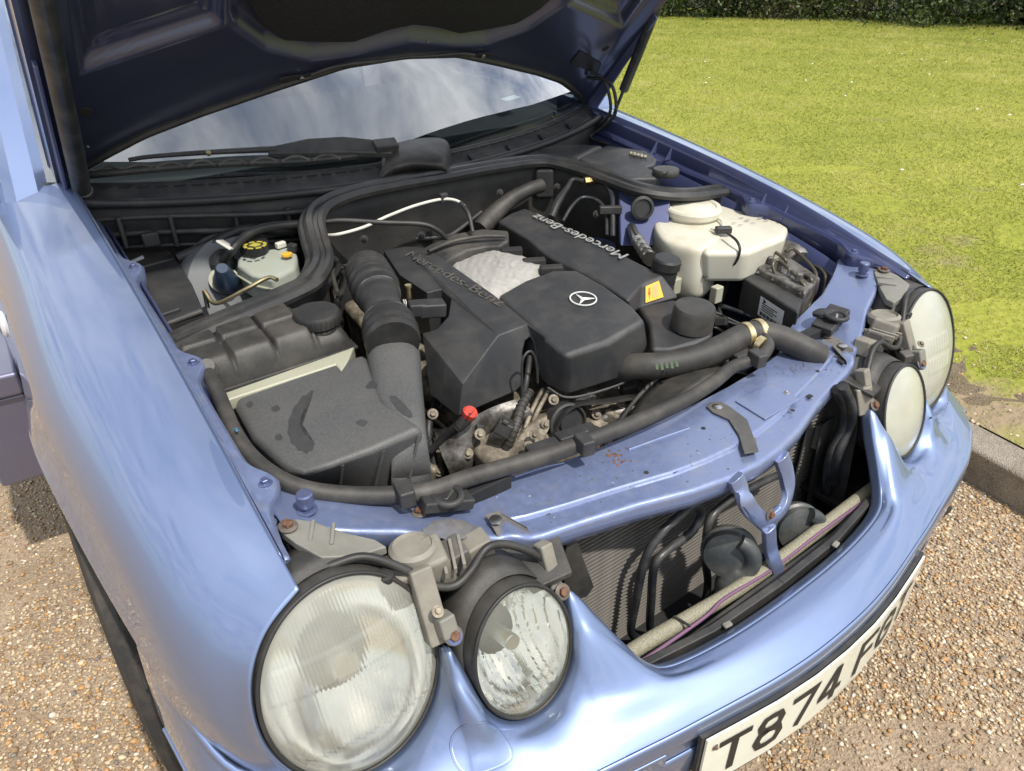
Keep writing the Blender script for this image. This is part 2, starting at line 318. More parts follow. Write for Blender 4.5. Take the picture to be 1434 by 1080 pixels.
def lensmat(name, milk, fac):
    """hazed headlamp lens: clear glass mixed with a yellowed diffuse haze"""
    M_ = bpy.data.materials.new(name); M_.use_nodes = True; nt = M_.node_tree; nt.nodes.clear()
    out = nt.nodes.new('ShaderNodeOutputMaterial'); b = nt.nodes.new('ShaderNodeBsdfPrincipled')
    b.inputs['Base Color'].default_value = (*milk, 1); b.inputs['Roughness'].default_value = 0.22; b.inputs['Coat Weight'].default_value = 0.7
    tr = nt.nodes.new('ShaderNodeBsdfRefraction'); tr.inputs['IOR'].default_value = 1.12; tr.inputs['Roughness'].default_value = 0.02; tr.inputs[0].default_value = (0.93, 0.93, 0.87, 1)
    mx = nt.nodes.new('ShaderNodeMixShader'); tc = nt.nodes.new('ShaderNodeTexCoord'); n = nt.nodes.new('ShaderNodeTexNoise'); n.inputs['Scale'].default_value = 14; n.inputs['Detail'].default_value = 6
    nt.links.new(tc.outputs['Object'], n.inputs['Vector']); r = nt.nodes.new('ShaderNodeMapRange'); r.inputs['From Min'].default_value = .3; r.inputs['From Max'].default_value = .7
    r.inputs['To Min'].default_value = fac - 0.07; r.inputs['To Max'].default_value = fac + 0.07; nt.links.new(n.outputs['Fac'], r.inputs[0]); nt.links.new(r.outputs[0], mx.inputs[0])
    nt.links.new(tr.outputs[0], mx.inputs[1]); nt.links.new(b.outputs[0], mx.inputs[2]); nt.links.new(mx.outputs[0], out.inputs[0]); return M_
lens_big = lensmat('hazed headlamp glass', (0.58, 0.58, 0.50), 0.40)
lens_small = lensmat('clear headlamp glass', (0.53, 0.535, 0.46), 0.24)
lens_far = lensmat('milky headlamp glass', (0.55, 0.55, 0.46), 0.74)

# the car: one Empty that carries all its parts
CAR = bpy.data.objects.new('car', None); COL.objects.link(CAR); CAR.location = (0, 0, 0)
CAR['label'] = 'metallic blue coupe with its bonnet raised showing the engine bay'; CAR['category'] = 'car'
# ------------------------------------------------------------------ body shell
from mathutils.bvhtree import BVHTree
def sm(x, a, b):
    t = np.clip((x - a) / (b - a), 0, 1); return t * t * (3 - 2 * t)
def gsm(A, s):
    m_ = int(4 * s); B = np.concatenate([2 * A[:1] - A[m_:0:-1], A, 2 * A[-1:] - A[-2:-m_ - 2:-1]]); w = np.exp(-.5 * (np.arange(-m_, m_ + 1) / s) ** 2); w /= w.sum()
    return np.stack([np.convolve(B[:, k], w, 'valid') for k in range(A.shape[1])], -1)
def mir(P, s):
    P = np.array(P, float); P[..., 0] *= s; return P

BIG = np.array([0.609, 0.247, 0.618]); SML = np.array([0.425, 0.183, 0.583])
TILT = math.radians(18); LUP = np.array([0, math.sin(TILT), math.cos(TILT)]); LN = np.array([0, -math.cos(TILT), math.sin(TILT)])
def rim(c, a, b, deg, off=0.0):
    t = math.radians(deg); return c + np.array([a * math.cos(t), 0, 0]) + LUP * b * math.sin(t) + LN * off

W_S0 = [rim(BIG, .105, .124, d, -.004) for d in (76, 48, 20, -10, -38, -62)]
WING = [W_S0,
 [(.637,.405,.768),(.677,.385,.757),(.715,.36,.728),(.744,.335,.675),(.757,.31,.61),(.752,.295,.54)],
 [(.637,.52,.802),(.684,.51,.792),(.733,.495,.765),(.768,.48,.712),(.780,.47,.652),(.788,.455,.60)],
 [(.637,.65,.833),(.688,.65,.823),(.742,.65,.796),(.782,.65,.745),(.798,.65,.688),(.812,.645,.645)],
 [(.637,.82,.864),(.692,.82,.854),(.75,.82,.827),(.793,.82,.772),(.811,.82,.708),(.828,.82,.662)],
 [(.637,1.0,.891),(.695,1.0,.881),(.754,1.0,.856),(.797,1.0,.79),(.813,1.0,.715),(.832,.985,.63)],
 [(.637,1.2,.917),(.698,1.2,.907),(.757,1.2,.883),(.80,1.2,.80),(.817,1.18,.685),(.832,1.125,.50)],
 [(.637,1.42,.942),(.70,1.42,.933),(.76,1.42,.912),(.806,1.42,.82),(.828,1.41,.67),(.836,1.32,.40)]]
def edge_z(y): return np.interp(y, [.285, .40, .52, .65, .82, 1.0, 1.2, 1.42], [.735, .768, .802, .833, .864, .891, .917, .942])
paint_side = mat('mauve panel paint', (0.17, 0.17, 0.25), 0.4, 0.6, coat=0.8, coatr=0.05, dust=(.2, .18, .17), dustamt=.3)
paint_navy = mat('darkened blue paint', (0.05, 0.062, 0.15), 0.42, 0.4, coat=0.6, coatr=0.1, dust=(.1, .1, .12), dustamt=.3)  # blue paint with shade put into the colour, for the unlit far channel
def wing(s):
    G = cr(np.asarray(mir(WING, s), float), 140); G = np.swapaxes(cr(np.swapaxes(G, 0, 1), 64), 0, 1); k_ = np.clip((np.arange(140) - 4) / 16, 0, 1)[:, None]
    for j in range(64): G[:, j] = G[:, j] * (1 - k_) + gsm(G[:, j], 7) * k_
    for i in range(140): kk = np.clip((np.minimum(np.arange(64), 63 - np.arange(64)) - 1) / 5, 0, 1)[:, None]; G[i] = G[i] * (1 - kk) + gsm(G[i], 2.5) * kk
    V, F = grid(G); w = obj('front_wing', mk('wing', V, F, 60), paint, CAR, solid=0.004 if s > 0 else -0.004,
             label='near side front wing with the wheel arch' if s < 0 else 'far side front wing along the lawn')
    # inner channel wall and scalloped bolt flange
    ys = np.linspace(.33, 1.42, 160); G = []
    for y in ys:
        z = edge_z(y); b = sum(np.exp(-((y - yb) / .028) ** 2) for yb in (.44, .70, 1.02, 1.30))
        xi = .619 - .022 * min(b, 1) * float(np.interp(y, [.38, .42], [0, 1])); xi = float(np.interp(y, [.34, .42], [.630, xi])); dr = .010 + .036 * float(np.interp(y, [.38, .60, .9], [0, .5, 1]))
        G.append([(.6375, y, z - .001), (.634, y, z - .02), (.632, y, z - dr), (.628, y, z - dr - .004), (xi + .003, y, z - dr - .004), (xi, y, z - dr - .008), (xi + .004, y, z - dr - .06)])
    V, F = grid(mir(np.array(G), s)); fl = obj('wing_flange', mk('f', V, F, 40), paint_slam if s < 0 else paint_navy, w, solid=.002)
    for y in (.44, .70, 1.02):
        bolt('flange_bolt', (s * .611, y, edge_z(y) - .014 - .036 * float(np.interp(y, [.38, .60, .9], [0, .5, 1]))), (0, 0, 1), .0065, paint_in, w)
    # arch lip and black arch liner
    lip = [p[-1] for p in WING[2:8]]; tube('arch_lip', mir([(x - .003, y, z) for x, y, z in lip], s), .006, paint, w, 60, 10)
    L = []
    for a in np.linspace(-30, 200, 40):
        t = math.radians(a); L.append([(x, .82 + .36 * math.cos(t), .31 + .345 * math.sin(t)) for x in (.775, .70, .60)])
    V, F = grid(mir(np.array(L), s)); obj('arch_liner', mk('l', V, F, 60), dark, w)
    return w
wing_l = wing(-1); wing_r = wing(1)
# gusset tabs on the far wing channel
for y in (.62, .68, .97, 1.02):
    z = edge_z(y)
    prism('gusset', [(.636, y, z - .012), (.636, y, z - .045), (.612, y, z - .045)], (0, .004, 0), paint_in, wing_r, .0005)

# front wheels
def wheel(s):
    t = lathe('wheel', [(.20, .0), (.24, -.012), (.29, -.004), (.308, .02), (.314, .05), (.314, .15), (.308, .185), (.29, .205), (.22, .21), (.20, .20)], (s * .818, .82, .315), (-s, 0, 0), tyre_m, CAR, 64, 40)
    lathe('rim', [(.205, .02), (.195, .03), (.17, .05), (.06, .03), (.03, .022), (.0, .022)], (s * .818, .82, .315), (-s, 0, 0), metal, t, 48, 40)
    for k in range(40):
        a = k / 40 * 2 * math.pi
        box('tread_block', (s * .74, .82 + .316 * math.cos(a), .315 + .316 * math.sin(a)), (.13, .036, .008), tyre_m, t, rot=(a + math.pi / 2, 0, 0), bevel=0)
    return t
wheel(-1); wheel(1)

# bumper skin: top edge curve T and nose crest K, half of it, mirrored
def rimT(c, a, b, ds, off=-.006): return [tuple(rim(c, a, b, d, off)) for d in ds]
TT = [(0,.083,.498),(.07,.084,.498),(.14,.088,.498),(.21,.097,.498),(.255,.108,.500),(.278,.122,.512),(.298,.146,.540),(.318,.176,.575),(.334,.198,.604),(.343,.203,.607)]
TT += rimT(SML, .0725, .0885, (188, 206, 224, 242, 260, 278, 296, 314, 332, 346))
TT += [(.503,.214,.602),(.5065,.224,.612)]
TT += rimT(BIG, .104, .1235, (192, 208, 224, 240, 256, 272, 288, 304))
TT += [(.700,.245,.528),(.752,.295,.540),(.789,.455,.600)]
def Ky(x): return float(np.interp(x, [0, .07, .14, .22, .265, .30, .36, .43, .51, .56, .60, .655, .69, .738, .776, .797], [.010, .012, .019, .032, .040, .046, .058, .072, .089, .101, .115, .138, .160, .20, .29, .462]))
KK = []
for i, t_ in enumerate(TT):
    x = t_[0]; k = np.interp(x, [0, .26, .35, .43, .50, .61, .70, .752, .789], [0, .265, .372, .462, .538, .655, .738, .776, .797]); KK.append((float(k), Ky(float(k)), float(np.interp(k, [0, .4, .814], [.474, .470, .46]))))
TK = list(zip(TT, KK))
def envelope(A, s, it):
    E = A.copy()
    for _ in range(it): S = gsm(E, s); E[:, 1:] = np.minimum(E[:, 1:], S[:, 1:])
    return gsm(E, s)
def bumper():
    T = np.array(TT, float); K = np.array(KK, float); T[:, 2] -= .003
    M_ = np.array([-1, 1, 1]); Tf = np.concatenate([T[:0:-1] * M_, T]); Kf_ = np.concatenate([K[:0:-1] * M_, K])
    # fine lateral resampling first, then progressive smoothing of the rim detail towards the nose
    N = 49 * 9; Tf = cr(Tf, N); Kf_ = cr(Kf_, N); Ts1 = envelope(Tf, 4, 3); Ts2 = envelope(Tf, 9, 8); Ts3 = gsm(envelope(Tf, 12, 14), 20)
    rows = [Tf + np.array([0, .014, -.010]), Tf + np.array([0, .003, -.001]), Tf + np.array([0, -.001, -.001])]
    for f, S in ((.05, Tf), (.12, Ts1 * .6 + Tf * .4), (.22, Ts1), (.34, Ts2), (.48, Ts2 * .5 + Ts3 * .5), (.62, Ts3), (.76, Ts3), (.88, Ts3), (.96, Ts3)):
        b_ = .008 * math.sin(math.pi * f) ; rows.append(S * (1 - f) + Kf_ * f + np.array([0, -.3 * b_, b_]))
    rows += [Kf_, Kf_ + (0, -.002, -.018), Kf_ + (0, .004, -.026), Kf_ + (0, .004, -.05), Kf_ + (0, .0, -.058), Kf_ + (0, .004, -.11), Kf_ + (0, .02, -.19), Kf_ + (0, .06, -.25)]
    G = cr(np.array(rows), len(rows) * 4); V, F = grid(G); global BVH; BVH = BVHTree.FromPolygons([Vector(v) for v in V], [list(f) for f in F]); return obj('bumper', mk('b', V, F, 70), paint, CAR, solid=.003, label='painted front bumper with the number plate')
bump = bumper()
Kc = np.array([b for a, b in TK], float); Kf = np.concatenate([Kc[:0:-1] * np.array([-1, 1, 1]), Kc])
# rub strip in the groove under the nose
for s in (-1, 1):
    k = [(s * x, y + .001, z - .038) for x, y, z in Kc if x > .295]
    ribbon('rub_strip', k, [(-.006, -.013), (.006 , -.013), (.006, .013), (-.006, .013)], paint, bump, 80, bevel=.002)
ribbon('rub_strip', [(x, y - .002, z - .033) for x, y, z in Kf if abs(x) < .285], [(-.004, -.006), (.004, -.006), (.004, .006), (-.004, .006)], plastic, bump, 60)
# towing-eye / washer covers: thin raised outline on the bumper face
def bump_pt(x, f):
    T = np.array([a for a, b in TK], float); K = np.array([b for a, b in TK], float)
    xs = T[:, 0] * (1 - f) + K[:, 0] * f; P = T * (1 - f) + K * f
    i = np.clip(np.searchsorted(xs, x) - 1, 0, len(xs) - 2); 
    return np.array([np.interp(x, xs, P[:, k]) for k in range(3)])
# number plate
def plate_xyz(x, h, off=0.0):
    y = float(np.interp(abs(x), Kc[:, 0], Kc[:, 1])) - .013; return Vector((x, y - off, .397 + h))
xs = np.linspace(-.262, .262, 60); 
Vp = []; Fp = []
for x in xs:
    for h, o in ((-.056, .003), (.056, .003), (.056, 0), (-.056, 0)): Vp.append(plate_xyz(x, h, o))
n = len(xs)
for i in range(n - 1):
    for j in range(4): Fp.append((i * 4 + j, i * 4 + (j + 1) % 4, (i + 1) * 4 + (j + 1) % 4, (i + 1) * 4 + j))
Fp += [(0, 1, 2, 3), tuple((n - 1) * 4 + j for j in (3, 2, 1, 0))]
plate = obj('number_plate', mk('p', Vp, Fp, 30), plate_m, CAR, label='white number plate with black characters')
Vb = [(v[0] * 1.0, v[1] + .006, v[2]) for v in Vp]
ribbon('plate_backing', [tuple(plate_xyz(x, 0, -.0045)) for x in np.linspace(-.266, .266, 20)], [(-.003, -.07), (.003, -.07), (.003, .058), (-.003, .058)], plastic, plate, 50)
# hand-drawn stroke characters in the old British plate style
GL = {'T': [[(0, 1), (1, 1)], [(.5, 1), (.5, 0)]], '7': [[(0, 1), (1, 1), (.42, 0)]],
      '8': [[(.5, .54), (.14, .60), (.06, .78), (.2, .97), (.5, 1), (.8, .97), (.94, .78), (.86, .60), (.5, .54), (.1, .44), (.0, .24), (.15, .03), (.5, 0), (.85, .03), (1, .24), (.9, .44), (.5, .54)]],
      '4': [[(.72, 0), (.72, 1), (.62, 1), (0, .30), (0, .24), (1, .24)]], 'F': [[(0, 0), (0, 1), (.95, 1)], [(0, .52), (.8, .52)]],
      'G': [[(1, .72), (.9, .94), (.5, 1), (.12, .92), (0, .6), (0, .4), (.12, .08), (.5, 0), (.9, .06), (1, .28), (1, .48), (.55, .48)]]}
def stroke(pts, w):
    """offset polyline to a flat ribbon with mitred corners"""
    P = [np.array(p, float) for p in pts]; L = []; R_ = []
    for i, p in enumerate(P):
        a = P[i] - P[i - 1] if i else P[1] - P[0]; b = P[i + 1] - P[i] if i < len(P) - 1 else a
        a = a / np.linalg.norm(a); b = b / np.linalg.norm(b); t = a + b; t = t / (np.linalg.norm(t) + 1e-9); nn = np.array([-t[1], t[0]]); k = w / max(.45, abs(nn @ np.array([-a[1], a[0]])))
        q = p.copy()
        if i == 0: q = p - a * w
        if i == len(P) - 1: q = p + b * w
        L.append(q + nn * k); R_.append(q - nn * k)
    return L, R_
x0 = -.238; cw = .050; chh = .075
for ch in 'T874 FGT':
    if ch == ' ': x0 += .028; continue
    Vc = []; Fc = []
    for st in GL[ch]:
        L, R_ = stroke([(x0 + .004 + p[0] * (cw - .008), -.0375 + .006 + p[1] * (chh - .012)) for p in st], .0058)
        b0 = len(Vc)
        for l, r in zip(L, R_): Vc += [plate_xyz(l[0], l[1], .0042), plate_xyz(r[0], r[1], .0042)]
        for i in range(len(L) - 1): Fc.append((b0 + 2 * i, b0 + 2 * i + 1, b0 + 2 * i + 3, b0 + 2 * i + 2))
    obj('plate_character', mk('c', Vc, Fc, 40), ink, plate)
    x0 += cw + .0135
for h in (.033, -.042): bolt('plate_screw', plate_xyz(-.247, h, .003), (0, -1, .05), .0035, rust, plate)
text('maker_mark', 'MOTORS  COUNTY ROAD', (0, 0, 0), (1, 0, 0), (0, 0, 1), .008, greyink, plate, 0, bend=lambda a, b, c: plate_xyz(a * .8 + .02, b * .8 - .049, .0042))

# ------------------------------------------------------------------ headlamps
def lamp(s, c, a, b, lens_mat, name, label, big):
    c = np.array(c) * np.array([s, 1, 1])
    nv_, nu_ = (150, 300) if big else (90, 150); G = []
    for i in range(nv_):
        vz = -1 + 2 * i / (nv_ - 1); vz = math.sin(vz * math.pi / 2); hw = math.sqrt(max(0, 1 - vz * vz)); row = []
        for j in range(nu_):
            u = -1 + 2 * j / (nu_ - 1); x = a * hw * u; v = b * vz; r = math.hypot(hw * u, vz)
            dome = (.024 if big else .013) * (1 - r ** 2.2); e = max(0, min(1, (.95 - r) / .03)); fl = 0.0
            if big and s < 0:
                saw = -.50 - .06 * ((x / .0105) % 1.0) - .10 * (x / a) * 0
                if vz > .46: fl = .0008 * abs(math.sin(math.pi * x / .0042))
                elif vz > .16: fl = .00055 * abs(math.sin(math.pi * x / .0042)) + .00055 * abs(math.sin(math.pi * v / .0042)) + .0012
                elif vz > saw: fl = .0012 * abs(math.sin(math.pi * x / (.0046 if abs(x) < .05 else .0095)))
                else: fl = -.0012 + .0003 * abs(math.sin(math.pi * x / .006))
            elif big:
                if abs(x) < .040 and (.02 < vz < .30 or -.34 < vz < -.06): fl = .0011 * abs(math.sin(math.pi * x / .010))
                else: fl = .00015 * abs(math.sin(math.pi * x / .005))
            else: fl = .0003 * abs(math.sin(math.pi * x / .004)) * (1 if r > .86 else .25)
            row.append(c + np.array([x, 0, 0]) + LUP * v + LN * (dome + fl * e))
        G.append(row)
    V, F = grid(np.array(G))
    hous = []                                            # dark housing behind the glass
    for k, (sc, back) in enumerate(((1.018, .0), (1.035, -.004), (1.06, -.02), (1.05, -.05), (.92, -.10), (.5, -.14))):
        hous.append([rim(c, a * sc, b * sc, d, back) for d in np.linspace(0, 360, 60, endpoint=False)])
    Vh, Fh = grid(np.array(hous), cv=True)
    H = obj(name, mk('h', Vh, Fh, 50), plastic_d, CAR, label=label)
    obj('lens', mk('lens', V, F, 180), lens_mat, H)
    tube('lens_gasket', [rim(c, a * 1.022, b * 1.02, d, .001) for d in np.linspace(0, 360, 73)], .0024, rubber, H, 120, 8)
    # bowl reflector behind the glass; stepped vertical facets in the small lamp
    R_ = []; nd = 48 if big else 140
    for k in range(14 if big else 40):
        q = k / (13 if big else 39); sc = .985 * math.cos(q * 1.35) ** .6; row = []
        for d in np.linspace(0, 360, nd, endpoint=False):
            p_ = rim(c, a * sc, b * sc, d, -.006 - .07 * q)
            if not big: xx = p_[0] - c[0]; st_ = round(xx / .0085); p_ = p_ + LN * (.0035 * (((xx / .0085) - st_)) + .0004 * ((st_ * 7919) % 5 - 2)) * (q > .03) * min(1, q * 5)
            row.append(p_)
        R_.append(row)
    Vr, Fr = grid(np.array(R_), cv=True); obj('reflector', mk('r', Vr, Fr, 30 if big else 14), chrome, H)
    cyl('bulb_shield', rim(c, 0, 0, 0, -.075), rim(c, 0, 0, 0, -.03), .016 if big else .010, steel, H)
    return H
lampLb = lamp(-1, BIG, .0985, .117, lens_big, 'headlight', 'large round headlight beside the near wing', True)
lampLs = lamp(-1, SML, .0665, .083, lens_small, 'headlight', 'small round headlight nearest the camera', False)
lampRb = lamp(1, BIG, .0985, .117, lens_far, 'headlight', 'large round headlight beside the lawn', True)
lampRs = lamp(1, SML, .0665, .083, lens_far, 'headlight', 'small round headlight on the far side', False)

# washer nozzle covers: closed loop of raised outline on the bumper skin
def onbump(px, py, off=.0012):
    d = Vector(CAM_F + CAM_R * (px - 717) / FPX - CAM_U * (py - 540) / FPX).normalized(); h, n, _, _ = BVH.ray_cast(Vector(CAM_POS), d)
    if h is None: return None
    n = n if n.dot(d) < 0 else -n; return h + n * off
def loop_on_bumper(pxs, r, m_, closed, name):
    P = [q for q in (onbump(*p_) for p_ in cr(np.array(pxs, float), 60, closed)) if q is not None]
    if len(P) > 6: tube(name, P + (P[:1] if closed else []), r, m_, bump, 120, 6)
ring_near = [(632,1034),(645,1017),(668,1010),(688,1014),(703,1030),(716,1052),(712,1067),(684,1080),(656,1086),(640,1074),(631,1052)]
loop_on_bumper(ring_near, .0020, paint_navy, True, 'washer_cover'); loop_on_bumper([(674 + (x - 674) * .93, 1046 + (y - 1046) * .93) for x, y in ring_near], .0022, paint, True, 'washer_cover_edge')
loop_on_bumper([(1308,577),(1301,590),(1300,606),(1306,623),(1314,631),(1321,625),(1323,616),(1319,607)], .0014, paint_navy, False, 'washer_cover')

# ------------------------------------------------------------------ bonnet, raised
BO = np.array([0, 1.33, .925]); BS = np.array([0, -.70, .714]); BN = np.array([0, -.714, -.70])   # BN faces the engine bay
def bon(u, s, h=0.0): return BO + np.array([u, 0, 0]) + BS * s + BN * h
def s0(u): return np.interp(np.abs(u), [0, .13, .26, .40, .50, .565, .617, .655], [.259, .248, .205, .155, .112, .070, .032, -.005])
def us_(px, py):
    n = -BN; d = CAM_F + CAM_R * (px - 717) / FPX - CAM_U * (py - 540) / FPX; t = ((BO - CAM_POS) @ n) / (d @ n); P = CAM_POS + t * d; return P[0], (P - BO) @ BS
def bh(u, s):
    a = np.abs(u)
    lo = np.interp(a, [0, .12, .2, .29, .35, .40], [.292, .268, .263, .30, .36, .45])
    h = -.022 * sm(s - lo, 0, .035) * sm(.37 - a, 0, .03)
    sp = s - (.288 + (.585 - a) * .374)
    d = np.minimum(np.minimum(sp, a - .368), .592 - a)
    # rounded corner
    h = h - .020 * sm(d, 0, .022) - .005 * sm(d, .030, .035)
    h = h + .012 * sm(a, .60, .65)
    return h
us = np.linspace(-.652, .652, 220); G = []
for k in range(170):
    f = k / 169; row = []
    for u in us:
        s_ = s0(u) + (1.18 - .10 * (u / .65) ** 2 - s0(u)) * f ** 1.5; row.append(bon(u, s_, bh(u, s_)))
    G.append(row)
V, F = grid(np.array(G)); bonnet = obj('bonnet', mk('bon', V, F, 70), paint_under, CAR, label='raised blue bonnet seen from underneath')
G = []
for k in range(40):
    f = k / 39; G.append([bon(u * 1.012, s0(u) - .012 + (1.20 - .10 * (u / .65) ** 2 - s0(u)) * f, -.034 - .02 * (1 - (u / .66) ** 2)) for u in np.linspace(-.655, .655, 80)])
V, F = grid(np.array(G)); obj('bonnet_skin', mk('bs', V, F, 70), paint, bonnet)
for s in (-1, 1):
    ribbon('bonnet_edge', [bon(s * .656, t, -.012) for t in np.linspace(-.005, 1.08, 12)], [(-.004, -.026), (.004, -.026), (.004, .022), (-.004, .022)], paint_under, bonnet, 40, up=BN)
# felt pad, with its scalloped lower border
pad = []
pu = np.linspace(-.335, .335, 60); lo = np.interp(np.abs(pu), [0, .05, .12, .2, .26, .30, .335], [.338, .33, .304, .312, .322, .358, .43])
G = [[bon(u, l + (1.02 - l) * f, -.012 + .012 * math.sin(math.pi * min(1, f * 6 + .0) * .5)) for u, l in zip(pu, lo)] for f in np.linspace(0, 1, 40) ** 1.6]
V, F = grid(np.array(G)); obj('insulation_pad', mk('pad', V, F, 60), insul, bonnet, solid=.006)
# rubber weatherstrip on the rear edge
ribbon('rear_edge_seal', [bon(u, s0(u) + .004, .003) for u in np.linspace(-.64, .64, 60)], [(-.007, -.005), (.007, -.005), (.007, .002), (.003, .006), (-.003, .006), (-.007, .002)], rubber, bonnet, 140, up=BN)
for px, py, rr in ((120, 157, .011), (848, 68, .010)):
    u, s_ = us_(px, py); cyl('drain_hole', bon(u, s_, bh(u, s_) - .002), bon(u, s_, bh(u, s_) + .0008), rr, dark, bonnet)
for px, py in ((123, 206), (600, 60)):
    u, s_ = us_(px, py); cyl('trim_screw', bon(u, s_, bh(u, s_)), bon(u, s_, bh(u, s_) + .002), .003, steel, bonnet, 12)
q = [us_(*p) for p in ((812, 70), (842, 88), (835, 102), (798, 88))]
prism('black_label', [bon(a, b, .0015 + bh(a, b)) for a, b in q], BN * .001, ink, bonnet, 0)
for u0 in (.19, -.225):                                   # washer jet pockets
    pts = [bon(u0 + .035 * math.cos(t), s0(u0) + .016 + .006 * math.sin(t), .003) for t in np.linspace(0, 2 * math.pi, 20, endpoint=False)]
    jp = prism('jet_pocket', pts, BN * .003, dark, bonnet, 0)
    cyl('washer_jet', bon(u0 + .008, s0(u0) + .016, .004), bon(u0 + .008, s0(u0) + .016, .010), .005, steel, jp, 12)
# washer hose on the underside
tube('jet_hose', [bon(u, s0(u) + .018 - .012 * abs(math.cos(u * 9)), .008) for u in np.linspace(-.20, .17, 14)], .004, rubber, bonnet, 60, 8)

# gas struts and hinges
def strut(s):
    A = Vector((s * .655, 1.225, .875)) if s > 0 else Vector((-.628, 1.30, .875)); B = Vector((s * .658, 1.085, 1.178)) if s > 0 else Vector((-.628, .93, 1.29))
    d = (B - A).normalized(); ln = (B - A).length
    k = .34 if s > 0 else .10
    r = .0125 if s > 0 else .016
    st = lathe('gas_strut', [(r, 0), (r, ln * (1 - k)), (r * .7, ln * (1 - k) + .004)], B, -d, pipe_m, CAR, 20, label='gas strut beside the far wing' if s > 0 else 'gas strut beside the near wing')
    cyl('strut_rod', A, A + d * ln * (k + .03), .0042, pipe_m, st, 12)
    lathe('ball_socket', [(.008, 0), (.011, .008), (.008, .02)], A - d * .012, d, plastic, st, 14)
    lathe('ball_socket', [(.008, 0), (.011, .008), (.008, .02)], B - d * .006, d, steel, st, 14)
    if s < 0: tube('strut_sleeve', [A + d * ln * .10, A + d * ln * .12], .0175, steel, st, 4, 18)
    return st
stR = strut(1); stL = strut(-1)
for s in (-1, 1):
    x = s * .648
    h = prism('hinge', [(x, 1.37, .885), (x, 1.33, .93), (x, 1.20, 1.07), (x, 1.10, 1.17), (x, 1.075, 1.15), (x, 1.18, 1.03), (x, 1.27, .92), (x, 1.32, .875)], (s * .006, 0, 0), paint_in, CAR, .0015)
    box('hinge_foot', (s * .636, 1.31, .873), (.045, .11, .012), paint_in, h, bevel=.002)
    for y, z in ((1.34, .905), (1.28, .975), (1.12, 1.145)): bolt('hinge_bolt', (x - s * .001, y, z), (-s, 0, 0), .006, steel, h)
for dy in (0, .02):                                       # washer hoses at the far hinge
    tube('washer_hose', [bon(.585, .12 + dy, .004), (.60, 1.17 + dy, 1.00), (.61, 1.155 + dy, .93), (.605, 1.20 + dy, .885), (.585, 1.22 + dy, .86), (.60, 1.16, .848)], .0045, rubber, CAR, 50, 8)

# ------------------------------------------------------------------ windscreen, cabin, doors
def ws(u, t):
    """windscreen: u -1..1 across, t 0..1 up"""
    x = u * (.70 - .10 * t); y = 1.158 + .17 * abs(u) ** 2.2 + .72 * t; z = .898 + .028 * u * u + .455 * t + .035 * math.sin(math.pi * t) - .01 * u * u * t
    return (x, y, z)
G = [[ws(u, t) for u in np.linspace(-1, 1, 60)] for t in np.linspace(0, 1, 24)]
V, F = grid(np.array(G)); wind = obj('windscreen', mk('ws', V, F, 180), screen_glass, CAR, label='curved windscreen reflecting the clouds')
tube('screen_frit', [ws(u, .004) for u in np.linspace(-1, 1, 40)], .006, rubber, wind, 100, 8)
G = [[(ws(u, .985)[0] * (1 - .04 * t), ws(u, .985)[1] + 1.05 * t, ws(u, .985)[2] + .055 * math.sin(math.pi * (.15 + .7 * t)) - .02) for u in np.linspace(-1, 1, 30)] for t in np.linspace(0, 1, 14)]
V, F = grid(np.array(G)); obj('roof', mk('roof', V, F, 70), paint, CAR, solid=.03)
for s in (-1, 1):
    pl = [ws(s * 1.0, t) for t in np.linspace(-.16, 1, 12)]
    ribbon('windscreen_pillar', [(p[0] + s * .008, p[1], p[2]) for p in pl], [(-.036, -.03), (.034, -.03), (.038, .0), (.018, .017), (-.018, .017), (-.038, 0)], paint, CAR, 40)
# far side: closed door with its window; near side: closed door, low panel in place of an open one
fd = prism('door', [(.835, 1.44, .93), (.80, 1.44, .93), (.80, 2.75, .95), (.835, 2.75, .95)], (0, 0, -.65), paint, CAR, .01, label='closed far side door')
prism('side_window', [(.70, 1.56, .94), (.585, 1.98, 1.31), (.565, 2.45, 1.34), (.70, 2.72, .96)], (.004, 0, 0), side_glass, fd, 0)
qp = prism('rear_quarter', [(.835, 2.76, .95), (.80, 2.76, .95), (.80, 4.2, .97), (.835, 4.2, .97)], (0, 0, -.65), paint, CAR, .01)
od = prism('door', [(-.832, 1.45, .945), (-.80, 1.45, .945), (-.80, 2.75, .95), (-.832, 2.75, .95)], (0, 0, -.60), paint, CAR, .008, label='near side door with low panel in place of an open door')
prism('low_side_panel', [(-.84, 1.388, .50), (-.95, 1.396, .50), (-.90, 2.6, .50), (-.82, 2.6, .50)], (0, 0, -.21), paint_side, od, .006)  # stands in for an open door, cut low to shrink its shadow
prism('rub_strip', [(-.838, 1.372, .558), (-.96, 1.382, .558), (-.91, 2.6, .558), (-.82, 2.6, .558)], (0, 0, -.054), paint_side, od, .009)
prism('door_window', [(-.72, 1.56, .945), (-.60, 1.98, 1.31), (-.585, 2.45, 1.34), (-.72, 2.72, .96)], (-.004, 0, 0), side_glass, od, 0)
tube('window_frame', [(-.722, 1.50, .945), (-.61, 1.96, 1.31), (-.59, 2.45, 1.345)], .012, rubber, od, 30, 8, sp=False)
lathe('door_mirror', [(.0, 0), (.06, .01), (.085, .05), (.085, .10), (.075, .11)], (-.90, 1.62, 1.0), (0, 1, .05), paint, od, 30, sx=1.3)
prism('rear_quarter', [(-.832, 2.76, .95), (-.80, 2.76, .95), (-.80, 4.2, .97), (-.832, 4.2, .97)], (0, 0, -.65), paint, CAR, .01)
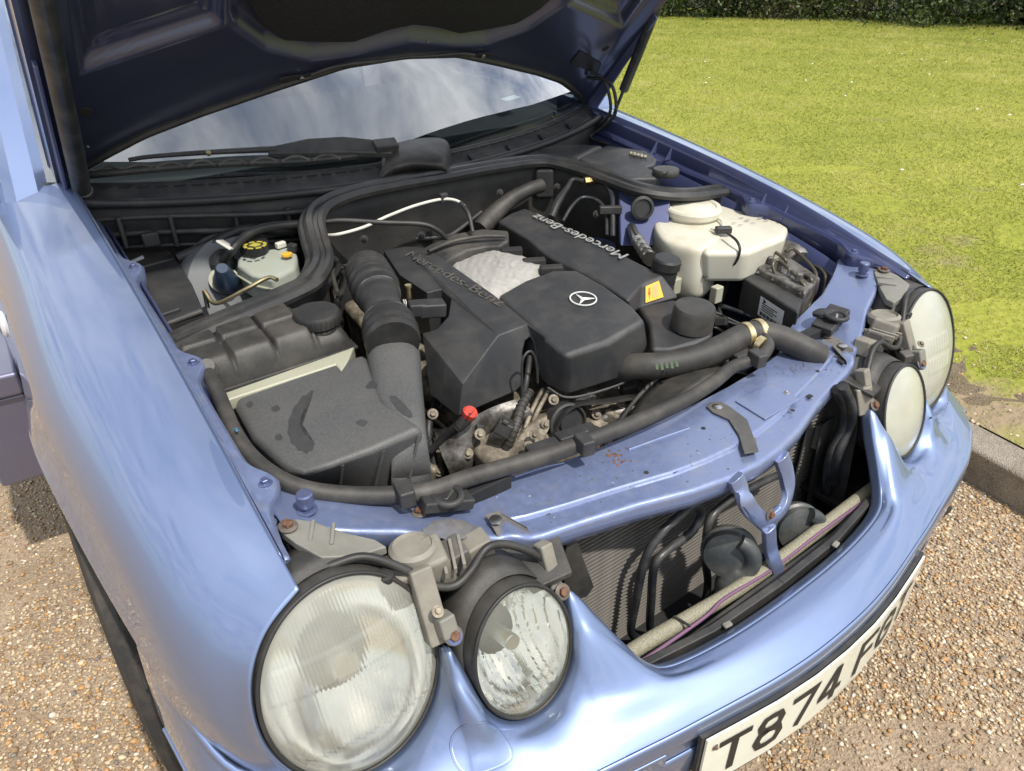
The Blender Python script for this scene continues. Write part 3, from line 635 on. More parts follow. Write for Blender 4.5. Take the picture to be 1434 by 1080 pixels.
# side repeater on the near wing
rp = lathe('side_repeater', [(.026, 0), (.025, .006), (.018, .010), (0.004, .012)], (-.8165, 1.247, .712), (-1, -.05, .15), white_s, wing_l, 28, sx=.8)
box('repeater_bar', (-.8285, 1.247, .714), (.003, .008, .036), ink, rp, bevel=.001)
# cabin floor, rear wall, dashboard, seats
cab = box('cabin_tub', (0, 2.15, .42), (1.55, 1.6, .05), dark, CAR, bevel=0)
box('rear_shelf', (0, 2.95, .95), (1.5, .05, .80), dash_m, cab, bevel=.01)
G = [[(x, 1.25 + .17 * abs(x / .70) ** 2.2 * .9 + .06 + .62 * f, .885 + .05 * math.sin(min(1, f * 1.3) * math.pi * .6) + .02 * math.exp(-((x + .33) / .18) ** 2) * f) for x in np.linspace(-.69, .69, 40)] for f in np.linspace(0, 1, 16)]
V, F = grid(np.array(G)); dsh = obj('dashboard', mk('dash', V, F, 70), dash_m, CAR, solid=.05)
prism('paper_slip', [(.44, 1.405, .9425), (.50, 1.42, .9445), (.50, 1.45, .9465), (.44, 1.435, .9445)], (0, 0, .001), white_s, dsh, 0)
for x in (-.36, .36):
    st = lathe('seat', [(.02, 0), (.22, .02), (.235, .25), (.225, .45), (.19, .56), (.10, .60)], (x, 2.35, .50), (0, .22, 1), leather, CAR, 32, sx=.42)
    lathe('headrest', [(.02, 0), (.11, .01), (.125, .06), (.125, .12), (.10, .17), (.03, .185)], (x, 2.47, 1.08), (0, .15, 1), leather, st, 28, sx=.45)
    for dx_ in (-.07, .07): tube('seat_seam', [(x + dx_, 2.26 + .22 * t, .58 + .5 * t) for t in (0, .3, .6, 1)], .004, dark, st, 12, 6)
sw = tube('steering_wheel', [(.36 * -1 + .185 * math.cos(t), 1.93 + .07 * math.sin(t), .90 + .165 * math.sin(t)) for t in np.linspace(0, 2 * math.pi, 40)], .016, dash_m, CAR, 80, 10)
# ------------------------------------------------------------------ engine bay shell
def drop(p, d): p = np.array(p, float); return p - np.array([0, 0, d])
bay = mk('u', [(-.60, .30, .24), (.60, .30, .24), (.60, 1.26, .24), (-.60, 1.26, .24)], [(0, 1, 2, 3)]); obj('undertray', bay, dark, CAR, solid=.01)
for s in (-1, 1):
    G = []
    for y in np.linspace(.36, 1.42, 24):
        z = edge_z(y) - .060; G.append([(s * .612, y, z), (s * .608, y, z - .04), (s * .585, y, z - .10), (s * .575, y, .24)])
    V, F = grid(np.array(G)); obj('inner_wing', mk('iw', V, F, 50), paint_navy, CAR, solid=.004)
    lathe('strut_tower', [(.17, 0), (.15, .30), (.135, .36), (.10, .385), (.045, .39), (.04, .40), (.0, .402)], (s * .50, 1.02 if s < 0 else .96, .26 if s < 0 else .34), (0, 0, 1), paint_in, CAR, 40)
# bulkhead lining under the long seal
SEALPX = [(213,490,.80),(265,465,.80),(330,437,.805),(400,408,.81),(432,390,.815),(447,362,.82),(440,332,.842),(436,307,.856),(449,286,.868),(490,268,.878),(560,253,.882),(620,243,.880),(700,229,.876),(765,223,.872),(820,235,.86),(860,249,.85),(905,264,.838),(960,270,.825),(1010,264,.815)]
sealp = np.array(zs(SEALPX, 0)); sealc = arc(sealp, 160)
sl = ribbon('bulkhead_seal', sealp, [(-.024, -.012), (.024, -.012), (.026, -.004), (.021, .004), (.013, .004), (.011, .001), (.004, .002), (.002, .008), (-.008, .009), (-.014, .004), (-.016, .001), (-.022, .0), (-.026, -.005)], seal_m, CAR, 220, label='ribbed rubber seal across the bulkhead')
G = []
for f in np.linspace(0, 1, 14):
    G.append([p - np.array([0, 0, .012 + .42 * f]) + .010 * np.array([math.sin(i * .5) * f, 0, 0]) for i, p in enumerate(sealc)])
V, F = grid(np.array(G)); bulk = obj('bulkhead', mk('bk', V, F, 60), bulk_m, CAR, solid=.006)
# pressed clips, white vacuum line and black lines across the bulkhead
wl = tube('vacuum_line', zs([(454,330,.822),(475,328,.828),(510,318,.830),(545,302,.838),(585,287,.846),(622,279,.848),(645,284,.842),(656,300,.826),(661,320,.80)], 0), [.0032], pale, CAR, 70, 8)
tube('line_sleeve', zs([(645,284,.842),(656,300,.826),(662,325,.795)], 0), .0045, rubber, wl, 20, 8)
tube('vacuum_line', zs([(454,311,.842),(480,309,.842),(540,312,.832),(590,314,.822),(612,322,.808),(626,335,.785)], 0), .0052, rubber, CAR, 60, 10)
box('line_clip', at(621, 277, Z=.850), (.018, .012, .02), plastic, wl)
hh = tube('heater_hose', zs([(672,322,.76),(690,302,.78),(715,280,.805),(740,266,.822),(758,260,.824)], 0), [.022, .021, .018, .016, .016], hose_m, CAR, 50, 16)
box('hose_grommet', at(762, 256, Z=.82), (.045, .03, .07), plastic, bulk, rot=(0, 0, -.6), bevel=.008)
ap = tube('air_con_pipe', zs([(858,332,.755),(858,300,.79),(857,275,.818),(848,258,.835),(832,252,.84),(820,253,.84)], 0), .0058, pipe_m, CAR, 50, 10)
lathe('pipe_union', [(.010, 0), (.010, .012), (.008, .014), (.008, .026)], at(818, 254, Z=.84), Vector(at(834, 252, Z=.84)) - Vector(at(818, 254, Z=.84)), brass, ap, 6, 20)
tube('air_con_pipe', zs([(818,254,.84),(802,252,.84),(795,262,.832),(782,282,.815),(772,305,.79)], 0), [.0055, .0055, .009, .009], rubber, ap, 40, 10)
tube('brake_line', zs([(850,330,.755),(848,296,.79),(835,280,.807),(815,277,.81),(800,290,.80),(788,310,.78)], 0), .0042, pipe_m, CAR, 50, 8)
pc = box('pipe_clamp', at(855, 294, Z=.80), (.05, .014, .018), plastic, ap, rot=(0, 0, -.6))
lathe('blanking_grommet', [(.026, 0), (.026, .006), (.020, .008), (.017, .003), (0, .003)], at(897, 291, Z=.803) + np.array([-.006, -.010, .003]), Vector((-.45, -.85, .2)), rubber, bulk, 28)
prism('bulkhead_panel', [at(866, 262, Z=.832), at(940, 276, Z=.822), at(935, 345, Z=.735), at(868, 345, Z=.74)], (.02, .03, 0), paint_navy, bulk, .004)

# ------------------------------------------------------------------ cowl, wiper, plenum boxes
def cowl(u, f):
    """f 0 at the glass, 1 at the forward lip"""
    x0, y0, z0 = ws(u, 0.0); return np.array([x0 * (1 - .02 * f), y0 - .004 - .052 * f * (1 + .2 * u * u), z0 + .006 - .024 * f - .008 * math.sin(math.pi * f)])
G = [[cowl(u, f) for u in np.linspace(-.97, .97, 90)] for f in np.linspace(0, 1, 12)]
V, F = grid(np.array(G)); cw_ = obj('cowl_panel', mk('cw', V, F, 40), plastic, CAR, solid=.006, label='black plastic cowl below the windscreen')
slotm = mk('slot', [(x, y, z) for z in (0, .0015) for x, y in ((-.011, -.0028), (.011, -.0028), (.011, .0028), (-.011, .0028))], [(3, 2, 1, 0), (4, 5, 6, 7), (0, 1, 5, 4), (1, 2, 6, 5), (2, 3, 7, 6), (3, 0, 4, 7)])
slotm.materials.append(dark)
for k in range(44):
    u = -.93 + k * 1.86 / 43
    if -.02 < u < .12: continue
    p = cowl(u, .12); q = cowl(u + .01, .12) - cowl(u - .01, .12)
    o = bpy.data.objects.new('vent_slot', slotm); link(o, cw_); o.location = p + np.array([0, 0, .002]); o.rotation_euler = (0, 0, math.atan2(q[1], q[0]))
for bank in range(4):                                     # air-intake louvres on the far half
    for j in range(6):
        f = .38 + j * .075; u0 = .20 + bank * .17; u1 = u0 + .15
        tube('louvre', [cowl(u, f) + np.array([0, 0, .004]) for u in np.linspace(u0, u1, 5)], .0028, paint_in if False else plastic, cw_, 8, 6)
    G = [[cowl(u, f) + np.array([0, 0, .0022]) for u in np.linspace(.20 + bank * .17, .35 + bank * .17, 6)] for f in (.36, .78)]
    V, F = grid(np.array(G)); obj('louvre_recess', mk('lr', V, F, 60), dark, cw_)
tube('cowl_lip', [cowl(u, 1.0) for u in np.linspace(-.97, .97, 40)], .009, rubber, cw_, 120, 10)
for k, u in enumerate(np.linspace(-.9, .05, 9)):          # scalloped rain channel under the blade
    pass
# rain channel wall between cowl and bulkhead
G = [[cowl(u, 1.0) + np.array([0, .004 + .03 * f, -.005 - .16 * f]) for u in np.linspace(-.97, .97, 60)] for f in (0, .25, .5, .75, 1)]
V, F = grid(np.array(G)); obj('rain_channel', mk('rc', V, F, 60), bulk_m, CAR, solid=.004)
for dz_, r_, u1 in ((-.032, .005, -.25), (-.062, .006, -.30), (-.088, .004, -.2)):
    tube('channel_rib', [cowl(u, 1.0) + np.array([0, -.004 - .012 * math.sin(u * 9), dz_ + .006 * math.sin(u * 7)]) for u in np.linspace(-.93, u1, 12)], r_, plastic, CAR, 60, 8)
for u in (-.86, -.74, -.58, -.44, -.32): box('channel_gusset', cowl(u, 1.0) + np.array([0, -.002, -.055]), (.008, .014, .06), plastic, CAR, bevel=.002)
for u, w_ in ((-.80, .03), (-.50, .045), (-.38, .03)): box('channel_clip', cowl(u, 1.0) + np.array([0, -.010, -.066]), (w_, .016, .026), plastic, CAR)
# wiper: motor cover, arm, blade
wm = surf('wiper_cover', [[at(*p) if False else at(p[0], p[1], Z=p[2]) for p in r] for r in (
    [(515,243,.875),(530,215,.90),(552,195,.915),(595,190,.915),(625,197,.91),(632,225,.885)],
    [(520,243,.88),(535,212,.915),(556,193,.93),(598,190,.93),(626,200,.922),(633,228,.888)],
    [(530,248,.885),(545,222,.915),(565,208,.928),(600,206,.928),(622,214,.918),(630,234,.888)],
    [(545,248,.88),(556,236,.90),(575,230,.906),(600,230,.906),(618,233,.90),(626,240,.885)],
    [(560,246,.87),(572,244,.875),(585,243,.875),(600,243,.875),(612,243,.875),(620,243,.872)])], 40, 40, plastic_d, CAR, label='wiper motor cover on the cowl')
def onglass(px, py, off):
    lo, hi = .4, 3.0; d = CAM_F + CAM_R * (px - 717) / FPX - CAM_U * (py - 540) / FPX
    def g(t):
        q_ = CAM_POS + d * t; u = max(-1, min(1, q_[0] / .69)); tt = (q_[1] - 1.158 - .17 * abs(u) ** 2.2) / .72
        return q_[2] - (.898 + .028 * u * u + .455 * tt + .035 * math.sin(math.pi * max(0, tt))) - off
    for _ in range(40):
        m_ = (lo + hi) / 2
        if g(m_) > 0: lo = m_
        else: hi = m_
    return CAM_POS + d * lo
og = lambda L, off: [onglass(a_, b_, off) for a_, b_ in L]
wa = prism('wiper_arm', og([(375,205),(430,193),(480,190),(548,197),(550,214),(480,212),(430,213),(375,214)], .030), (0, .004, -.014), plastic, CAR, .004)
box('arm_hinge', onglass(540, 205, .030), (.05, .03, .022), plastic, wa, rot=(.4, 0, -.15))
tube('arm_rod', og([(385,209),(300,213),(215,219),(180,224)], .026), [.0065, .005, .004], plastic, wa, 30, 8)
bl = tube('wiper_blade', og([(114,246),(180,240),(300,230),(420,226),(500,218)], .014), .0075, rubber, wa, 50, 8)
for k in range(8):
    x = 150 + k * 44; y = 236 - k * 2.2; tube('blade_bracket', og([(x - 20, y + 4), (x, y - 4), (x + 20, y + 2)], .020), .0036, plastic_g, bl, 10, 6)
lathe('blade_clip', [(.005, 0), (.005, .006)], onglass(292, 216, .030), (0, -.6, .8), zinc, bl, 12)
# near plenum: control-unit box, booster, fluid reservoir
fb = slab('control_box', zs([(122,340,.80),(200,328,.80),(232,345,.80),(247,360,.80),(150,386,.80)], 0), [drop(p, .10) for p in zs([(122,340,.80),(200,328,.80),(232,345,.80),(247,360,.80),(150,386,.80)], 0)], plastic_d, CAR, .005, label='dusty black control box by the near wing')
t2 = zs([(149,385,.797),(246,360,.797),(268,395,.795),(284,432,.79),(205,462,.79),(178,425,.793)], 0)
slab('box_lid', t2, [drop(p, .09) for p in t2], plastic, fb, .005)
for k in range(3):
    tube('lid_rib', zs([(207, 463 + k * 9, .786 - k * .018), (250, 448 + k * 9, .786 - k * .018), (283, 436 + k * 9, .786 - k * .018)], 0), .003, plastic_g, fb, 20, 6)
box('lid_latch', at(240, 448, Z=.78), (.035, .012, .035), plastic, fb, rot=(0, 0, .2))
prism('torn_label', zs([(168,372,.801),(200,358,.801),(202,362,.801),(176,372,.801)], 0), (0, 0, .0005), white_s, fb, 0)
bst = Vector(at(350, 405, Z=.735)); bax = Vector((.12, -.85, .5))
bo = lathe('brake_booster', [(.05, -.12), (.118, -.11), (.124, -.05), (.126, -.045), (.126, -.035), (.122, -.02), (.112, -.004), (.06, .0), (.055, .008), (.03, .01), (.0, .01)], bst, bax, mat('grey zinc booster', (.125, .135, .14), .5, .15, dust=(.09, .085, .08), dustamt=.4, dscale=12), CAR, 48)
lathe('booster_port', [(.022, 0), (.022, .02), (.018, .03), (.013, .055), (.010, .06)], at(317, 398, Z=.76), Vector((-.1, -.4, .5)), mat('dark blue connector', (.03, .05, .085), .35), bo, 20)
lathe('port_ring', [(.027, 0), (.027, .006), (.02, .007)], at(314, 393, Z=.765), Vector((-.1, -.4, .5)), tank_b, bo, 24)
lathe('vacuum_elbow', [(.022, 0), (.024, .012), (.018, .022), (.012, .03)], at(312, 372, Z=.785), (.1, -.3, .9), rubber, bo, 20)
tube('vacuum_hose', zs([(312,366,.80),(325,350,.825),(345,330,.84),(375,318,.845),(420,314,.84)], 0), .0085, rubber, bo, 50, 12)
box('hose_tag', at(317, 343, Z=.835), (.024, .03, .004), pale, bo, rot=(.5, .3, .8), bevel=.001)
tube('bracket_rod', zs([(286,407,.77),(291,432,.74)], 0), .004, rubber, bo, 8, 8)
tube('bracket_rod', zs([(286,407,.77),(303,425,.755),(345,405,.785),(375,389,.80),(388,392,.80)], 0), .004, zinc, bo, 30, 8)
ft = zs([(331,360,.80),(352,350,.806),(411,344,.806),(417,358,.80),(414,374,.795),(382,391,.792),(352,384,.795),(331,372,.798)], 0)
fr_ = slab('fluid_reservoir', ft, [drop(p, .06) + np.array([.006, -.004, 0]) for p in ft], fluid_m, CAR, .008, bseg=3, label='pale brake fluid reservoir with yellow marked cap')
fl2 = [p + (p - np.mean(ft, axis=0)) * .05 - np.array([0, 0, .020]) for p in ft]
slab('reservoir_seam', fl2, [drop(p, .004) for p in fl2], tank_b, fr_, .001)
cp = lathe('reservoir_cap', [(.026, 0), (.0275, .004), (.0275, .018), (.025, .021), (.010, .022), (.0, .0225)], at(357, 352, Z=.805), (0, -.05, 1), rubber, fr_, 36)
capc = Vector(at(357, 343, Z=.8295))
for a in range(8):
    t = a / 8 * 2 * math.pi; box('cap_mark', capc + Vector((.018 * math.cos(t), .018 * math.sin(t), -.0005)), (.006, .010, .0008), bulk_y, cp, rot=(0, 0, t), bevel=0)
box('cap_mark', capc, (.016, .016, .0008), bulk_y, cp, rot=(0, 0, .5), bevel=0)
box('level_sensor', at(393, 343, Z=.812), (.02, .012, .012), pale, fr_, rot=(0, 0, .2)); lathe('level_port', [(.010, 0), (.010, .004), (.006, .005)], at(402, 358, Z=.806), (0, 0, 1), yellow_s, fr_, 16)
box('sensor_plug', at(410, 347, Z=.81), (.014, .02, .016), plastic, fr_, rot=(0, 0, .4))
for a, b in (((470,230,.83),(500,240,.84)),):
    pass
lathe('wheelhouse_dome', [(.13, 0), (.12, .05), (.09, .085), (.045, .10), (0, .103)], at(288, 352, Z=.69), (0, 0, 1), paint_in, CAR, 36)
tube('loom', zs([(250,362,.80),(290,345,.815),(340,322,.83),(400,322,.825),(428,318,.82)], 0), .011, rubber, CAR, 50, 12)
tube('loom', zs([(255,372,.79),(275,350,.80),(300,335,.815),(330,318,.825)], 0), .007, rubber, CAR, 40, 10)

# far plenum: filter cover, reservoir cap
fc = zs([(812,222,.862),(850,203,.87),(905,211,.87),(920,222,.868),(918,229,.865),(905,233,.862),(925,243,.855),(925,249,.85),(880,250,.85)], 0)
flt = slab('filter_cover', fc, [drop(p, .07) for p in fc], cover, CAR, .006, label='grey black filter cover behind the bulkhead seal')
for k in range(5): box('cover_print', at(884 + k * 5, 214 + k * 1.2, Z=.8705), (.006, .022 + .006 * (k % 2), .0006), zinc, flt, rot=(0, 0, -.75), bevel=0)
pcap = lathe('filler_cap', [(.028, 0), (.030, .004), (.030, .012), (.028, .016), (.0, .0165)], at(932, 246, Z=.85), (0, 0, 1), plastic_d, flt, 32)
box('cap_grip', at(932, 241, Z=.868), (.03, .007, .003), plastic, pcap, rot=(0, 0, .4))
bx2 = zs([(690,213,.875),(800,200,.89),(845,203,.88),(810,222,.862),(760,215,.868)], 0)
slab('duct_cover', bx2, [drop(p, .06) for p in bx2], plastic, CAR, .006)

# ------------------------------------------------------------------ engine
eng = slab('engine_block', [(-.27, .46, .60), (.27, .46, .60), (.24, 1.08, .66), (-.24, 1.08, .66)], [(-.22, .44, .25), (.22, .44, .25), (.2, 1.08, .25), (-.2, 1.08, .25)], cast, CAR, .02, label='dirty engine block under the plastic covers')
# near bank cover
ct = zs([(537,351,.775),(567,345,.778),(598,347,.78),(692,413,.768),(763,472,.752),(738,454,.757),(698,470,.752),(648,538,.715),(591,467,.735),(612,461,.74),(628,443,.745),(632,418,.75),(618,405,.755),(598,410,.755),(560,385,.765)], 0)
cb = [drop(p, .10) for p in ct]
cb[4] = at(763, 515, Z=.685); cb[5] = at(748, 524, Z=.682); cb[6] = at(721, 548, Z=.66); cb[7] = at(641, 583, Z=.655); cb[8] = at(602, 552, Z=.672)
# order top so that the inner corner comes before the ridge
cl = slab('bank_cover', ct, cb, cover, CAR, .007, bseg=3, label='near cylinder bank cover with dirty raised lettering')
p0 = at(742, 520, Z=.70)
pts = [at(px, py, Y=p0[1]) for px, py in ((731,590),(731,512),(735,498),(742,492),(748,498),(752,515),(752,590))]
cut(cl, [prism('cut', [p + np.array([-.06, -.075, 0]) for p in pts], (.13, .165, 0), dark, None, 0)])
tube('notch_lip', [at(px, py, Y=p0[1] - .006) for px, py in ((731,562),(731,512),(735,498),(742,492),(748,498),(752,515),(753,536))], .0022, cover, cl, 40, 6)
def onplane(px, py, P, N):
    d = Vector(CAM_F + CAM_R * (px - 717) / FPX - CAM_U * (py - 540) / FPX); o = Vector(CAM_POS); return o + d * ((P - o).dot(N) / d.dot(N))
def planar_text(px0, px1, a_, b_, c_, up, size, m_, parent, n_off):
    a_, b_, c_ = Vector(a_), Vector(b_), Vector(c_); n = (b_ - a_).cross(c_ - a_).normalized(); n = n if n.z > 0 else -n
    L0 = onplane(*px0, a_, n); L1 = onplane(*px1, a_, n); x = (L1 - L0).normalized(); y = n.cross(x)
    t = text('cover_lettering', 'Mercedes-Benz', (L0 + L1) / 2 + n * n_off, x, y, size, m_, parent, .0007, sx=1.0)
    w = [v.co.dot(x) for v in t.data.vertices]; k = (L1 - L0).length / (max(w) - min(w)); c = (L0 + L1) / 2 + n * n_off
    for v in t.data.vertices: d = v.co - c; v.co = c + d + x * d.dot(x) * (k - 1)
planar_text((572, 357), (704, 428), ct[2], ct[4], ct[8], 1, .030, letter_d, cl, .0035)
# centre cover
ct = zs([(696,413,.765),(735,391,.77),(773,377,.772),(808,377,.769),(846,398,.763),(882,424,.757),(904,448,.752),(850,480,.744),(793,499,.742),(764,473,.751)], 0)
cb = [drop(p, .07) for p in ct]
cb[5] = at(900, 460, Z=.72); cb[6] = at(908, 489, Z=.695); cb[7] = at(884, 528, Z=.66); cb[8] = at(793, 556, Z=.652); cb[9] = at(766, 542, Z=.662)
cc = slab('centre_cover', ct, cb, cover, CAR, .010, bseg=4, label='central engine cover with round star emblem')
tube('cover_rim', [cb[9] + (0, -.002, .0), cb[8] + (0, -.002, 0), at(840, 548, Z=.655), cb[7] + (0, -.002, 0), at(899, 497, Z=.69)], .0024, cover, cc, 40, 6)
a_, b_, c_ = (Vector(ct[i]) for i in (0, 4, 8)); en = (b_ - a_).cross(c_ - a_).normalized(); en = en if en.z > 0 else -en
def onplane(px, py, P, N):
    d = Vector(CAM_F + CAM_R * (px - 717) / FPX - CAM_U * (py - 540) / FPX); o = Vector(CAM_POS); return o + d * ((P - o).dot(N) / d.dot(N))
ec = onplane(816.5, 421.5, a_, en) + en * .004; ey = Vector((0, 1, 0)); ey = (ey - en * ey.dot(en)).normalized(); ex = ey.cross(en)
V = []; F = []; R1, R2 = .0245, .0222
for k in range(64):
    t = k / 64 * 2 * math.pi
    for r, h in ((R1, 0), (R1, .0016), (R2, .0016), (R2, 0)): V.append(ec + ex * r * math.cos(t) + ey * r * math.sin(t) + en * h)
for k in range(64):
    for j in range(4): F.append((k * 4 + j, k * 4 + (j + 1) % 4, ((k + 1) % 64) * 4 + (j + 1) % 4, ((k + 1) % 64) * 4 + j))
em = obj('round_emblem', mk('em', V, F, 40), silver, cc)
V = [ec + en * .003]; F = []
for k in range(6):
    t = math.pi / 2 + k * math.pi / 3; r = R2 + .0003 if k % 2 == 0 else .0042
    V.append(ec + ex * r * math.cos(t) + ey * r * math.sin(t) + en * (.0006 if k % 2 == 0 else .0))
for k in range(6): F.append((0, 1 + k, 1 + (k + 1) % 6))
obj('star', mk('st', V, F), silver, em)
# far bank cover
ct = zs([(697,309,.785),(715,298,.787),(735,291,.787),(775,308,.783),(850,345,.775),(929,385,.765),(900,397,.758),(879,422,.753),(845,398,.758),(808,377,.763),(775,362,.768),(760,352,.772),(740,335,.777)], 0)
cb = [drop(p, .09) for p in ct]; cb[5] = at(953, 418, Z=.725); cb[6] = at(897, 434, Z=.72); cb[7] = at(884, 440, Z=.72)
cR = slab('bank_cover', ct, cb, cover, CAR, .006, bseg=3, label='far cylinder bank cover with silver lettering and warning sticker')
planar_text((876, 362), (748, 304), ct[1], ct[4], ct[7], 1, .036, letter, cR, .0035)
e0, e1, e2, e3 = (Vector(v) for v in (ct[6], ct[5], cb[5], cb[6]))
fn = (e1 - e0).cross(e3 - e0).normalized(); fn = fn if fn.dot(Vector(CAM_POS) - e0) > 0 else -fn
def onface(u, v): return (e0 * (1 - u) + e1 * u) * (1 - v) + (e3 * (1 - u) + e2 * u) * v
q = [onface(u, v) - fn * .003 for u, v in ((.10, .17), (.66, .14), (.60, .78), (.10, .80))]
sk = prism('warning_sticker', [p_ + fn * .006 for p_ in q], fn * .0006, yellow_s, cR, 0)
c0 = sum(q, Vector()) / 4 + fn * .0072; ax1 = (q[1] - q[0]); ax2 = (q[3] - q[0])
zz = [(-.36, -.34), (-.26, -.36), (-.30, -.06), (-.20, -.08), (-.34, .38), (-.30, .06), (-.42, .06)]
prism('warning_bolt', [c0 + ax1 * a + ax2 * b for a, b in zz], fn * .0003, redink, sk, 0)
for k in range(7): prism('warning_text', [c0 + ax1 * a + ax2 * (-.36 + k * .11 + b) for a, b in ((-.08, 0), (.36 - .1 * (k % 3 == 2), 0), (.36 - .1 * (k % 3 == 2), .045), (-.08, .045))], fn * .0003, greyink, sk, 0)
# plenum casting between the banks
ct = [[(622,372,.748),(640,360,.752),(665,350,.755),(690,346,.757),(716,350,.752)], [(640,385,.758),(660,372,.764),(685,362,.767),(705,357,.767),(738,362,.755)],
      [(660,398,.762),(680,385,.769),(702,374,.772),(722,367,.771),(752,368,.758)], [(680,412,.758),(700,400,.764),(722,388,.766),(742,378,.765),(772,374,.756)], [(700,425,.745),(722,412,.748),(744,400,.75),(764,390,.748),(790,384,.74)]]
G = cr(np.array([[at(*q_[:2], Z=q_[2]) for q_ in r] for r in ct]), 90); G = np.swapaxes(cr(np.swapaxes(G, 0, 1), 90), 0, 1)
ph = np.linspace(0, 1, 90); UU, VV = np.meshgrid(ph, ph, indexing='ij')
for k in range(26):
    a1, a2, p1_ = rng.uniform(8, 70) * rng.choice([-1, 1]), rng.uniform(8, 70), rng.uniform(0, 6.3); G[..., 2] += .012 / (abs(a1) + a2 + 12) * np.sin(UU * a1 + VV * a2 + p1_)
G[..., 2] += .0025 * np.abs(np.cos(VV * 4.4)) * (UU > .1)
V, F = grid(G); pl = obj('inlet_plenum', mk('pln', V, F, 60), plenum, CAR, label='rough silver inlet casting between the covers')
for k, (px, py) in enumerate(((716,352),(748,367),(772,377))): box('plenum_gap', at(px, py, Z=.765), (.045, .02, .014), dark, pl, rot=(0, 0, -.5), bevel=.003)
# arched rear cover
ra = zs([(574,358,.778),(600,342,.783),(635,327,.787),(675,320,.79),(712,322,.79),(713,336,.783),(700,344,.778),(680,344,.777),(655,350,.775),(632,362,.772),(618,374,.768)], 0)
rc_ = slab('rear_cover', ra, [drop(p, .06) for p in ra], cover_d, CAR, .006, bseg=3)
tube('cover_ridge', zs([(600,352,.786),(635,338,.790),(675,331,.793),(708,331,.792)], 0), .004, cover_d, rc_, 30, 8)
# air-flow meter, bellows, snorkel and airbox
DP = np.array(zs([(512,374,.802),(520,392,.800),(529,412,.795),(537,434,.788),(545,458,.780),(551,482,.772)], 0))
def ducts(name, f0, f1, rad, m_, n=90, **k):
    D = arc(DP, 400); seg_ = D[int(f0 * 399):int(f1 * 399) + 1]; return tube(name, seg_[:: max(1, len(seg_) // 24)], rad, m_, CAR, n, 40, **k)
be = ducts('intake_bellows', 0.0, .46, [.024, .034, .0385, .0405, .0372, .0385, .0418, .0382, .0392, .0425, .0385, .039, .0425, .0385, .037, .037], rubber, label='ribbed rubber intake bellows')
mf = ducts('flow_meter', .44, .80, [.0345, .0355, .0345, .0318, .0315, .0315, .0315, .0325, .0365, .0365], plastic, label='black air flow meter in the intake duct')
ducts('duct_coupling', .74, 1.0, [.037, .0400, .0435, .0418, .0445, .0420, .0440, .0415], rubber)
for f_ in (.46, .77):
    D = arc(DP, 400); i_ = int(f_ * 399); tube('hose_clamp', [D[i_ - 3], D[i_ + 3]], .0385 if f_ < .5 else .0400, steel, be, 3, 40)
box('meter_plug', at(604, 432, Z=.758), (.048, .032, .026), plastic, mf, rot=(0, .1, -.3), bevel=.004)
box('meter_connector', at(583, 432, Z=.763), (.030, .028, .024), plastic, mf, rot=(0, .1, -.3), bevel=.004)
box('meter_clip', at(566, 432, Z=.773), (.006, .012, .035), pale, mf, rot=(.3, .1, -.3)); lathe('meter_screw', [(.004, 0), (.004, .02), (.006, .021), (.006, .026)], at(573, 418, Z=.765), (0, 0, 1), zinc, mf, 10)
sec = []
for (l, r, zl, dp) in (((507,452,.792),(583,446,.788),0,.075), ((510,474,.786),(586,468,.782),0,.072), ((515,505,.776),(588,500,.771),0,.062), ((522,545,.764),(592,543,.758),0,.054), ((540,585,.75),(596,590,.746),0,.04), ((545,640,.715),(602,640,.70),0,.03), ((545,680,.66),(604,676,.645),0,.02)):
    l = at(l[0], l[1], Z=l[2]); r = at(r[0], r[1], Z=r[2]); w = r - l; row = []
    for k in range(24):
        t = k / 24 * 2 * math.pi; c_ = math.cos(t); s_ = math.sin(t)
        row.append(l + w * (.5 - .5 * np.sign(c_) * abs(c_) ** .75) + np.array([0, 0, -dp * .5 + dp * .55 * np.sign(s_) * abs(s_) ** .8 - .012]))
    sec.append(row)
G = cr(np.array(sec), 40); V, F = grid(G, cv=True, cap=True)
lid = zs([(328,568,.738),(333,551,.742),(400,529,.745),(474,505,.748),(513,494,.75),(535,560,.752),(594,598,.742),(520,630,.738),(462,652,.735),(425,665,.732),(398,652,.732),(352,612,.735)], 0)
lb_ = [drop(p, .09) for p in lid]
lb_[6] = at(605, 682, Z=.64); lb_[7] = at(545, 692, Z=.64); lb_[8] = at(490, 692, Z=.645); lb_[9] = at(435, 694, Z=.655)
ab = slab('airbox', lid, lb_, airbox_m, CAR, .010, bseg=4, label='grey textured airbox beside the near wing')
obj('snorkel', mk('snk', V, F, 50), airbox_m, ab)
for a, b in (((478,652,.732),(468,690,.66)), ((535,632,.733),(516,688,.652)), ((585,610,.735),(562,688,.648))):
    p, q = at(*a[:2], Z=a[2]), at(*b[:2], Z=b[2]); prism('airbox_rib', [p, q, q + (.0, -.012, 0), p + (0, -.001, 0)], (.004, 0, 0), airbox_m, ab, .001)
prism('pale_tray', zs([(282,580,.745),(300,566,.745),(330,556,.745),(470,510,.75),(478,520,.75),(486,508,.75),(496,486,.752),(492,474,.752),(330,526,.747),(268,548,.745)], 0), (0, 0, -.02), tank_b, ab, .003)
for px, py in ((300,574),(372,680)):
    for k in range(2): tube('spring_clip', zs([(px - 10, py + 8 + k * 8, .725), (px, py + k * 8 - 2, .735), (px + 10, py - 2 + k * 6, .73)], 0), .0014, steel, ab, 12, 6)
tube('airbox_cable', zs([(290,570,.72),(310,600,.72),(340,650,.70),(375,685,.68)], 0), .010, rubber, ab, 30, 10); tube('airbox_cable', zs([(300,590,.72),(335,655,.69),(370,690,.67)], 0), .006, plastic, ab, 30, 8)
